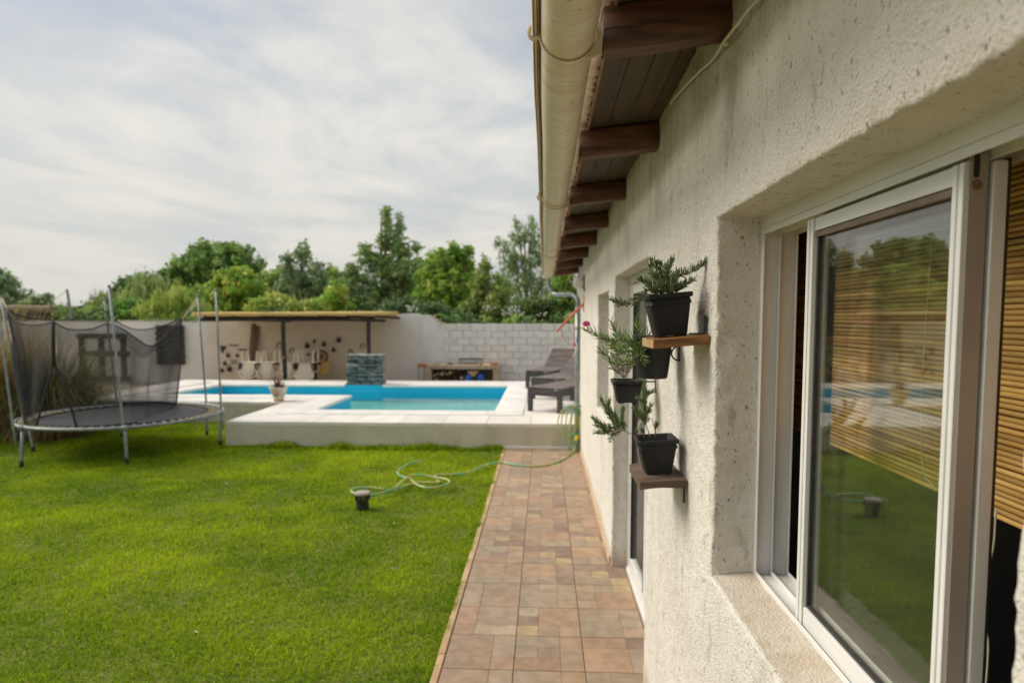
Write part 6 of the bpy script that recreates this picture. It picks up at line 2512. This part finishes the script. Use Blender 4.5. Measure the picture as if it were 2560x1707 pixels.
# ================================================================== PAMPAS GRASS
def tuft(name, label, cx, cy, rad, n_, L0, L1, lean0, lean1, cols, seed, wd=.0065, bias=(0, 0)):
    r2 = np.random.default_rng(seed)
    a = r2.random(n_) * 2 * np.pi
    rr_ = rad * np.sqrt(r2.random(n_))
    bx_, by_ = cx + rr_ * np.cos(a), cy + rr_ * np.sin(a)
    L = r2.uniform(L0, L1, n_)
    d_az = a + r2.normal(0, .5, n_)
    lean = r2.uniform(lean0, lean1, n_)
    dx_, dy_ = np.cos(d_az) + bias[0], np.sin(d_az) + bias[1]
    k = 7
    V = np.zeros((n_, k, 2, 3))
    px0, py0, pz0 = bx_.copy(), by_.copy(), np.full(n_, -.02)
    ang = lean * .35
    sidex, sidey = -np.sin(d_az), np.cos(d_az)
    for i in range(k):
        t = i / (k - 1)
        w_ = wd * (1 - t * .85) * r2.uniform(.8, 1.2)
        V[:, i, 0] = np.stack([px0 - sidex * w_, py0 - sidey * w_, pz0], 1)
        V[:, i, 1] = np.stack([px0 + sidex * w_, py0 + sidey * w_, pz0], 1)
        st_ = L / (k - 1)
        px0 = px0 + dx_ * np.sin(ang) * st_
        py0 = py0 + dy_ * np.sin(ang) * st_
        pz0 = np.maximum(pz0 + np.cos(ang) * st_, .02)
        ang = ang + lean * .30 * (1 + t)
    idx = np.arange(n_ * k * 2).reshape(n_, k, 2)
    Q_ = np.stack([idx[:, :-1, 0], idx[:, :-1, 1], idx[:, 1:, 1], idx[:, 1:, 0]], -1).reshape(-1, 4)
    C_ = np.array(cols)[r2.integers(0, len(cols), n_)] * r2.uniform(.75, 1.2, n_)[:, None]
    CC = np.repeat(C_, k * 2, 0)
    o = link(name, np_mesh(name, V.reshape(-1, 3), [Q_], CC), M_DRY)
    return tag(o, label, 'ornamental grass', 'tall grasses beside the trampoline')


TANC = [(.48, .35, .14), (.40, .28, .11), (.55, .42, .20), (.32, .22, .09), (.30, .27, .07)]
OLIVE = [(.24, .24, .07), (.17, .19, .05), (.32, .29, .11), (.42, .34, .15), (.13, .15, .045)]
tuft('pampas_grass', 'tall dry straw-yellow grass clump at the edge of the lawn beyond the trampoline poles', -8.85, 9.7, .75, 2600, 1.3, 2.2, .1, .75, TANC, 3, .009)
tuft('pampas_grass', 'olive-green arching grass clump seen through the trampoline net', -7.95, 10.2, .42, 2100, .9, 1.85, .25, 1.2, OLIVE, 4, .0075, (.28, -.12))
tuft('pampas_grass', 'low withered brown grass clump at the foot of the trampoline', -7.35, 9.3, .5, 900, .5, 1.1, .3, 1.5, [(.30, .20, .10), (.22, .13, .07), (.36, .27, .13), (.16, .11, .05)], 5, .006)

# ================================================================== TREES AND WHAT STANDS BEYOND THE WALLS
def crown_mesh(name, lobes, leaf, dens, cols, seed, shape='broad', gap=.75):
    """lobes: list of (centre xyz, radii xyz). Leaf-sized faces gathered in clumps through each lobe's volume"""
    r2 = np.random.default_rng(seed)
    allV, allC = [], []
    cols = np.array(cols)
    for (c_, rd) in lobes:
        c_, rd = np.array(c_), np.array(rd)
        area = rd[0] * rd[2]
        cs = max(.14, .20 * min(rd[0], rd[2]) ** .6)
        ncl = int(np.clip(6.5 * area / cs ** 2 * gap, 14, 700))
        d = r2.normal(size=(ncl, 3))
        d /= np.linalg.norm(d, axis=1)[:, None]
        rad = r2.random(ncl) ** .50
        P_ = c_ + d * rad[:, None] * rd * r2.uniform(.82, 1.12, ncl)[:, None]
        nl = max(6, int(dens * (cs / leaf) ** 2 * 8))
        off = r2.normal(size=(ncl, nl, 3)) * cs * .52
        if shape == 'willow':
            off[:, :, 2] *= 2.2
            off[:, :, :2] *= .65
        elif shape == 'plume':
            off[:, :, 2] *= 1.25
            off[:, :, :2] *= .6
        elif shape == 'fir':
            off[:, :, 2] *= .55
        C0 = P_[:, None, :] + off
        C0 = C0.reshape(-1, 3)
        nL = len(C0)
        nrm = r2.normal(size=(nL, 3)) + np.array([0, 0, .7])
        nrm /= np.linalg.norm(nrm, axis=1)[:, None]
        t = np.cross(nrm, r2.normal(size=(nL, 3)))
        if shape in ('willow', 'plume'):
            t = t * .4 + np.array([0, 0, -1.0 if shape == 'willow' else 1.0])
        t /= np.linalg.norm(t, axis=1)[:, None] + 1e-9
        b_ = np.cross(nrm, t)
        s = leaf * .72 * r2.uniform(.6, 1.3, nL)[:, None]
        asp = .28 if shape in ('willow', 'plume') else (.35 if shape == 'fir' else .55)
        V = np.stack([C0 - t * s, C0 + b_ * s * asp, C0 + t * s, C0 - b_ * s * asp], 1)
        cc = cols[r2.integers(0, len(cols), ncl)]
        cl = np.repeat(cc * r2.uniform(.7, 1.25, ncl)[:, None], nl, 0) * r2.uniform(.8, 1.2, nL)[:, None]
        allV.append(V.reshape(-1, 3))
        allC.append(np.repeat(np.clip(cl * 3.1 + .012, 0, .6), 4, 0))
    V = np.concatenate(allV)
    idx = np.arange(len(V)).reshape(-1, 4)
    return np_mesh(name, V, [idx], np.concatenate(allC))


def tree(name, label, Y, lobes_px, leaf, dens, cols, seed, shape='broad', cat='tree', gap=.75, trunk=.12, group='trees and bushes beyond the garden wall'):
    """lobes_px: photograph centre and half sizes of each mass of foliage, at distance Y"""
    rs = random.Random(seed)
    lobes = []
    for i, (x, y, rx_, ry_) in enumerate(lobes_px):
        Yl = Y + rs.uniform(-.5, .5)
        c_ = at(x, y, Yl)
        k = Yl / FPX
        lobes.append((c_, (rx_ * k * 1.1, max(.5, rx_ * k * .95), ry_ * k * 1.08)))
    base = (sum(l[0][0] for l in lobes) / len(lobes), Y, -.05)
    e, part = rooted(name, base, label, cat, group)
    me_ = crown_mesh('crown', lobes, leaf, dens, cols, seed, shape, gap)
    o = link('crown', me_, M_CROWN)
    o.parent = e
    o.matrix_parent_inverse = Matrix.Translation(e.location).inverted()
    m = MB()
    topz = max(l[0][2] for l in lobes)
    m.tube(crv([base, (base[0] + .1, Y, topz * .35), (base[0] - .05, Y, topz * .7), (base[0], Y, topz)], 4), [trunk * .7 * (1 - .8 * i / 12) for i in range(13)], 8)
    for l in lobes:
        z0 = max(.3, l[0][2] * .45)
        m.tube(crv([(base[0], Y, z0), ((base[0] + l[0][0]) / 2, (Y + l[0][1]) / 2, (z0 + l[0][2]) / 2 + .1), l[0]], 4), [trunk * .28 * (1 - .75 * i / 8) for i in range(9)], 6)
    part(m, 'trunk', M_BARK, 'all')
    return e


GD = [(.060, .105, .026), (.085, .138, .032), (.046, .082, .023), (.11, .16, .04)]        # mid green
GB = [(.11, .19, .022), (.15, .23, .025), (.08, .145, .02), (.19, .26, .035)]             # bright
GY = [(.125, .175, .025), (.155, .20, .035), (.095, .14, .025), (.18, .205, .05)]             # yellowish
GG = [(.090, .125, .062), (.115, .155, .075), (.068, .10, .05), (.14, .175, .095)]      # greyish
GK = [(.042, .075, .026), (.060, .098, .032), (.036, .060, .022)]                          # dark
GO = [(.085, .110, .025), (.115, .135, .035), (.065, .09, .022)]                           # olive

tree('broad_tree', 'biggest rounded broad-leaved tree standing above the wall behind the trampoline poles', 36,
     [(545, 660, 80, 52), (470, 680, 55, 42), (620, 690, 55, 55), (440, 720, 40, 50), (560, 720, 95, 50), (505, 640, 38, 28), (585, 635, 45, 28), (655, 735, 22, 40)], .17, 1.5, GD, 1, 'broad', 'tree', .85, .3)
tree('dark_bush', 'dark green bushy tree at the outer edge of the pale willow', 40, [(330, 715, 42, 26), (300, 735, 22, 24), (370, 705, 38, 20), (300, 765, 25, 20)], .17, 1.4, GK, 2, 'broad', 'tree')
tree('willow_tree', 'pale green weeping willow in front of the big rounded tree', 30, [(350, 735, 45, 36), (385, 720, 38, 30), (330, 765, 36, 30), (400, 760, 40, 40)], .17, 1.6, [(.13, .17, .055), (.16, .20, .07), (.10, .14, .045)], 3, 'willow')
tree('bright_bush', 'bright yellow-green large-leaved tree between the big rounded tree and the pergola roof', 25, [(590, 725, 68, 46), (545, 745, 40, 40), (640, 755, 40, 40), (600, 690, 34, 22), (555, 700, 20, 20), (590, 775, 75, 30)], .12, 1.5, GB, 4)
tree('feathery_bush', 'yellowish feathery shrub just over the white wall near the net', 22, [(410, 760, 45, 40), (455, 755, 40, 42), (375, 780, 35, 30), (490, 780, 30, 30), (440, 795, 70, 20)], .13, 1.7, GY, 5, 'plume', 'bush')
tree('round_bush', 'low rounded green bush over the wall behind the net', 23, [(320, 775, 42, 24), (290, 785, 30, 20), (350, 790, 40, 18)], .10, 1.6, [(.06, .12, .02), (.08, .15, .025), (.045, .09, .02)], 6, 'broad', 'bush')
tree('low_bush', 'low green bush beside the black water tank', 27, [(165, 785, 36, 22), (140, 795, 28, 16), (235, 790, 40, 22), (265, 800, 30, 16)], .12, 1.5, GD, 7, 'broad', 'bush')
tree('wispy_tree', 'small wispy light green sapling between the water tank and the trampoline pole', 28, [(240, 755, 14, 22), (250, 742, 8, 16), (232, 770, 16, 16)], .10, .9, GO, 8, 'plume', 'tree', .6, .03)
tree('slender_tree', 'slender greyish tree with three thin tops standing left of the tallest one', 27, [(757, 650, 20, 42), (719, 672, 18, 36), (798, 685, 20, 36), (757, 710, 44, 34), (712, 722, 28, 28), (805, 725, 28, 30), (762, 625, 9, 20), (719, 646, 8, 16)], .12, 1.0, GG, 9, 'broad', 'tree', .62, .09)
tree('hedge_bush', 'yellow-green bushes low behind the left part of the cane roof', 23, [(690, 765, 45, 32), (735, 775, 40, 26), (650, 775, 30, 26), (780, 778, 40, 26)], .11, 1.6, GY, 10, 'broad', 'bush')
tree('spire_tree', 'tallest tree with two pointed tops rising behind the pergola roof', 27,
     [(967, 560, 11, 42), (996, 575, 11, 38), (967, 610, 24, 36), (1003, 625, 24, 36), (925, 650, 34, 32), (975, 670, 48, 36), (1025, 680, 36, 34), (890, 700, 38, 34), (950, 730, 62, 40), (1015, 730, 44, 40), (870, 735, 30, 34), (905, 765, 60, 28), (967, 530, 5, 16), (1040, 620, 12, 14), (915, 620, 13, 16), (880, 670, 16, 16)],
     .13, 1.35, [(.088, .135, .046), (.115, .165, .055), (.066, .105, .038), (.14, .185, .07)], 11, 'fir', 'tree', .85, .16)
tree('young_bush', 'fresh green bush tucked beside the base of the tallest tree', 24, [(838, 735, 24, 36), (820, 765, 30, 26), (850, 775, 34, 22)], .11, 1.6, GB, 12, 'broad', 'bush')
tree('leafy_tree', 'bright leafy tree with knobbly top just beyond the block wall', 25,
     [(1100, 665, 40, 34), (1140, 650, 28, 30), (1070, 695, 36, 32), (1170, 680, 24, 32), (1120, 710, 64, 36), (1172, 630, 7, 16), (1100, 632, 9, 12), (1135, 622, 7, 12), (1080, 745, 50, 32), (1150, 750, 48, 30), (1190, 720, 22, 30)], .115, 1.45, [(.085, .155, .022), (.12, .20, .025), (.055, .10, .02), (.15, .20, .03)], 13, 'broad', 'tree', .85, .13)
tree('back_tree', 'soft green tree filling the gap just behind the slender greyish one', 33, [(690, 722, 40, 50), (655, 735, 34, 40), (735, 730, 44, 50), (790, 735, 44, 50), (840, 715, 36, 50), (700, 690, 20, 20), (830, 690, 20, 24)], .13, 1.5, [(.07, .115, .03), (.10, .15, .035), (.13, .175, .04)], 41)
tree('back_tree', 'mid green tree filling the gap between the leafy tree and the feathery one', 33, [(1215, 745, 36, 44), (1250, 730, 36, 44), (1045, 700, 30, 50), (1190, 760, 40, 40)], .13, 1.5, [(.07, .11, .03), (.095, .14, .035), (.12, .16, .04)], 42)
tree('back_tree', 'pale green tree low between the willow and the wispy sapling', 38, [(280, 760, 40, 26), (240, 775, 34, 20), (430, 740, 50, 34)], .15, 1.4, [(.08, .12, .035), (.11, .15, .045)], 43)
tree('dark_shrub', 'dark green shrub low in the gap over the stepped end of the plastered wall', 21.5, [(1085, 780, 36, 22), (1120, 790, 40, 22), (1050, 775, 26, 22), (1008, 772, 34, 24), (975, 775, 26, 18)], .09, 1.6, GK, 14, 'broad', 'bush')
tree('olive_bush', 'olive-green bushy tree over the middle of the block wall', 22, [(1215, 745, 36, 40), (1245, 760, 36, 36), (1205, 700, 18, 34), (1215, 665, 8, 22), (1180, 775, 36, 26), (1260, 785, 40, 22)], .10, 1.4, GO, 15)
tree('feathery_tree', 'airy feathery tree partly hidden behind the gutter', 30,
     [(1300, 595, 24, 36), (1270, 625, 24, 32), (1335, 600, 24, 40), (1310, 655, 44, 32), (1275, 665, 30, 26), (1355, 640, 30, 40), (1310, 705, 48, 40), (1350, 720, 40, 40), (1292, 562, 8, 20), (1330, 555, 9, 22), (1245, 610, 10, 14), (1405, 640, 40, 60)], .125, .9, [(.08, .12, .04), (.11, .15, .05), (.06, .09, .032)], 16, 'plume', 'tree', .58, .12)
tree('wall_bush', 'dense dark bush behind the block wall beside the loungers', 21, [(1300, 775, 40, 26), (1350, 770, 40, 30), (1270, 790, 34, 18)], .09, 1.7, [(.045, .07, .022), (.065, .095, .03), (.085, .105, .03)], 17, 'broad', 'bush')
tree('corner_bush', 'green bush framed between the gutter end and the drainpipe', 22, [(1410, 735, 36, 44), (1440, 760, 34, 40), (1395, 780, 34, 26), (1400, 700, 30, 34), (1470, 740, 60, 60)], .10, 1.6, [(.07, .12, .025), (.10, .15, .03), (.14, .17, .03)], 18, 'broad', 'bush')
tree('hill_tree', 'hazy green tree at the far end of the view over the thatched hut', 48, [(10, 715, 40, 32), (-30, 700, 40, 40), (40, 745, 45, 28), (-10, 760, 60, 30)], .22, 1.3, GG, 19, 'broad', 'tree')
tree('hill_tree', 'low grey-green trees sloping down beside the thatched hut', 46, [(95, 757, 36, 18), (75, 775, 40, 20), (115, 742, 14, 7), (130, 780, 40, 16)], .2, 1.3, GG, 20, 'broad', 'tree')
tree('far_trees', 'far-off low band of trees behind the thin leaning post', 70, [(180, 782, 60, 14), (235, 772, 30, 16), (270, 784, 40, 14)], .3, 1.2, GG, 21, 'broad', 'tree')
tree('hill_tree', 'olive bush in front of the thatched hut, half hidden by the net', 21, [(120, 790, 26, 18), (95, 798, 26, 12)], .10, 1.5, GO, 23, 'broad', 'bush')
hl = []
rs = random.Random(77)
for i in range(26):
    x = -19.5 + i * .95
    hl.append(((x + rs.uniform(-.3, .3), 20.6 + rs.uniform(-.4, .6), .85), (.85, .7, 1.0 + rs.uniform(-.12, .12))))
hg = link('undergrowth', crown_mesh('undergrowth', hl, .10, 1.3, GK + GD, 99), M_CROWN)
tag(hg, kind='stuff')
m = MB()
rs = random.Random(31)
for (x, y, n_) in ((1030, 771, 16), (1285, 772, 22), (1268, 780, 12), (1228, 772, 8), (1300, 782, 12), (1355, 785, 8)):
    for i in range(n_):
        p = at(x + rs.uniform(-14, 14), y + rs.uniform(-7, 7), 20.4)
        m.box(p, (.045, .045, .045), .018)
tag(m.build('blossom', M_LAMPG), kind='stuff')

hut, hpart = rooted('thatched_hut', (-15.9, 19.6, 0), 'small hut with a thick thatched roof edge beyond the white wall', 'hut')
m = MB()
m.span((-18.5, 19.3, -.1), (-15.45, 19.9, 1.93))
hpart(m, 'wall', M_PALLET)
m = MB()
V = crv([(-18.6, 19.3, 2.06), (-17, 19.3, 2.07), (-15.8, 19.3, 2.05), (-14.98, 19.3, 2.03)], 6)
m.tube(V, [.10 + .01 * math.sin(i * 1.9) for i in range(len(V))], 12)
m.span((-18.6, 19.32, 1.99), (-15.2, 19.95, 2.13), .05)
hpart(m, 'roof', M_THATCH, True)
tk, tkp = rooted('water_tank', at(205, 795, 60), 'small black water tank on a masonry stand far beyond the wall', 'water tank')
x, y, z = at(205, 790, 60)
m = MB()
m.lathe([(.30, 0), (.33, .05), (.33, .80), (.28, .95), (.10, 1.0), (.0005, 1.0)], (x, y, z), 18)
tkp(m, 'tank', M_TANK, True)
m = MB()
m.span((x - .35, y - .35, -.1), (x + .35, y + .35, z - .01))
tkp(m, 'stand', M_CONCRETE)
m = MB()
a_, b2 = Vector(at(179, 800, 21)), Vector(at(167.5, 723, 21))
m.tube([(a_.x + .12, 21, -.1), a_, b2], [.05, .046, .038], 8)
po = m.build('leaning_post', M_STEEL, None, True)
tag(po, 'thin leaning wooden post with a wire, standing beyond the white wall', 'post')
m = MB()
m.tube(crv([b2 - Vector((0, 0, .03)), at(135, 750, 21.4), at(95, 772, 22)], 4), .008, 5)
m.build('wire', M_ROPE, po)
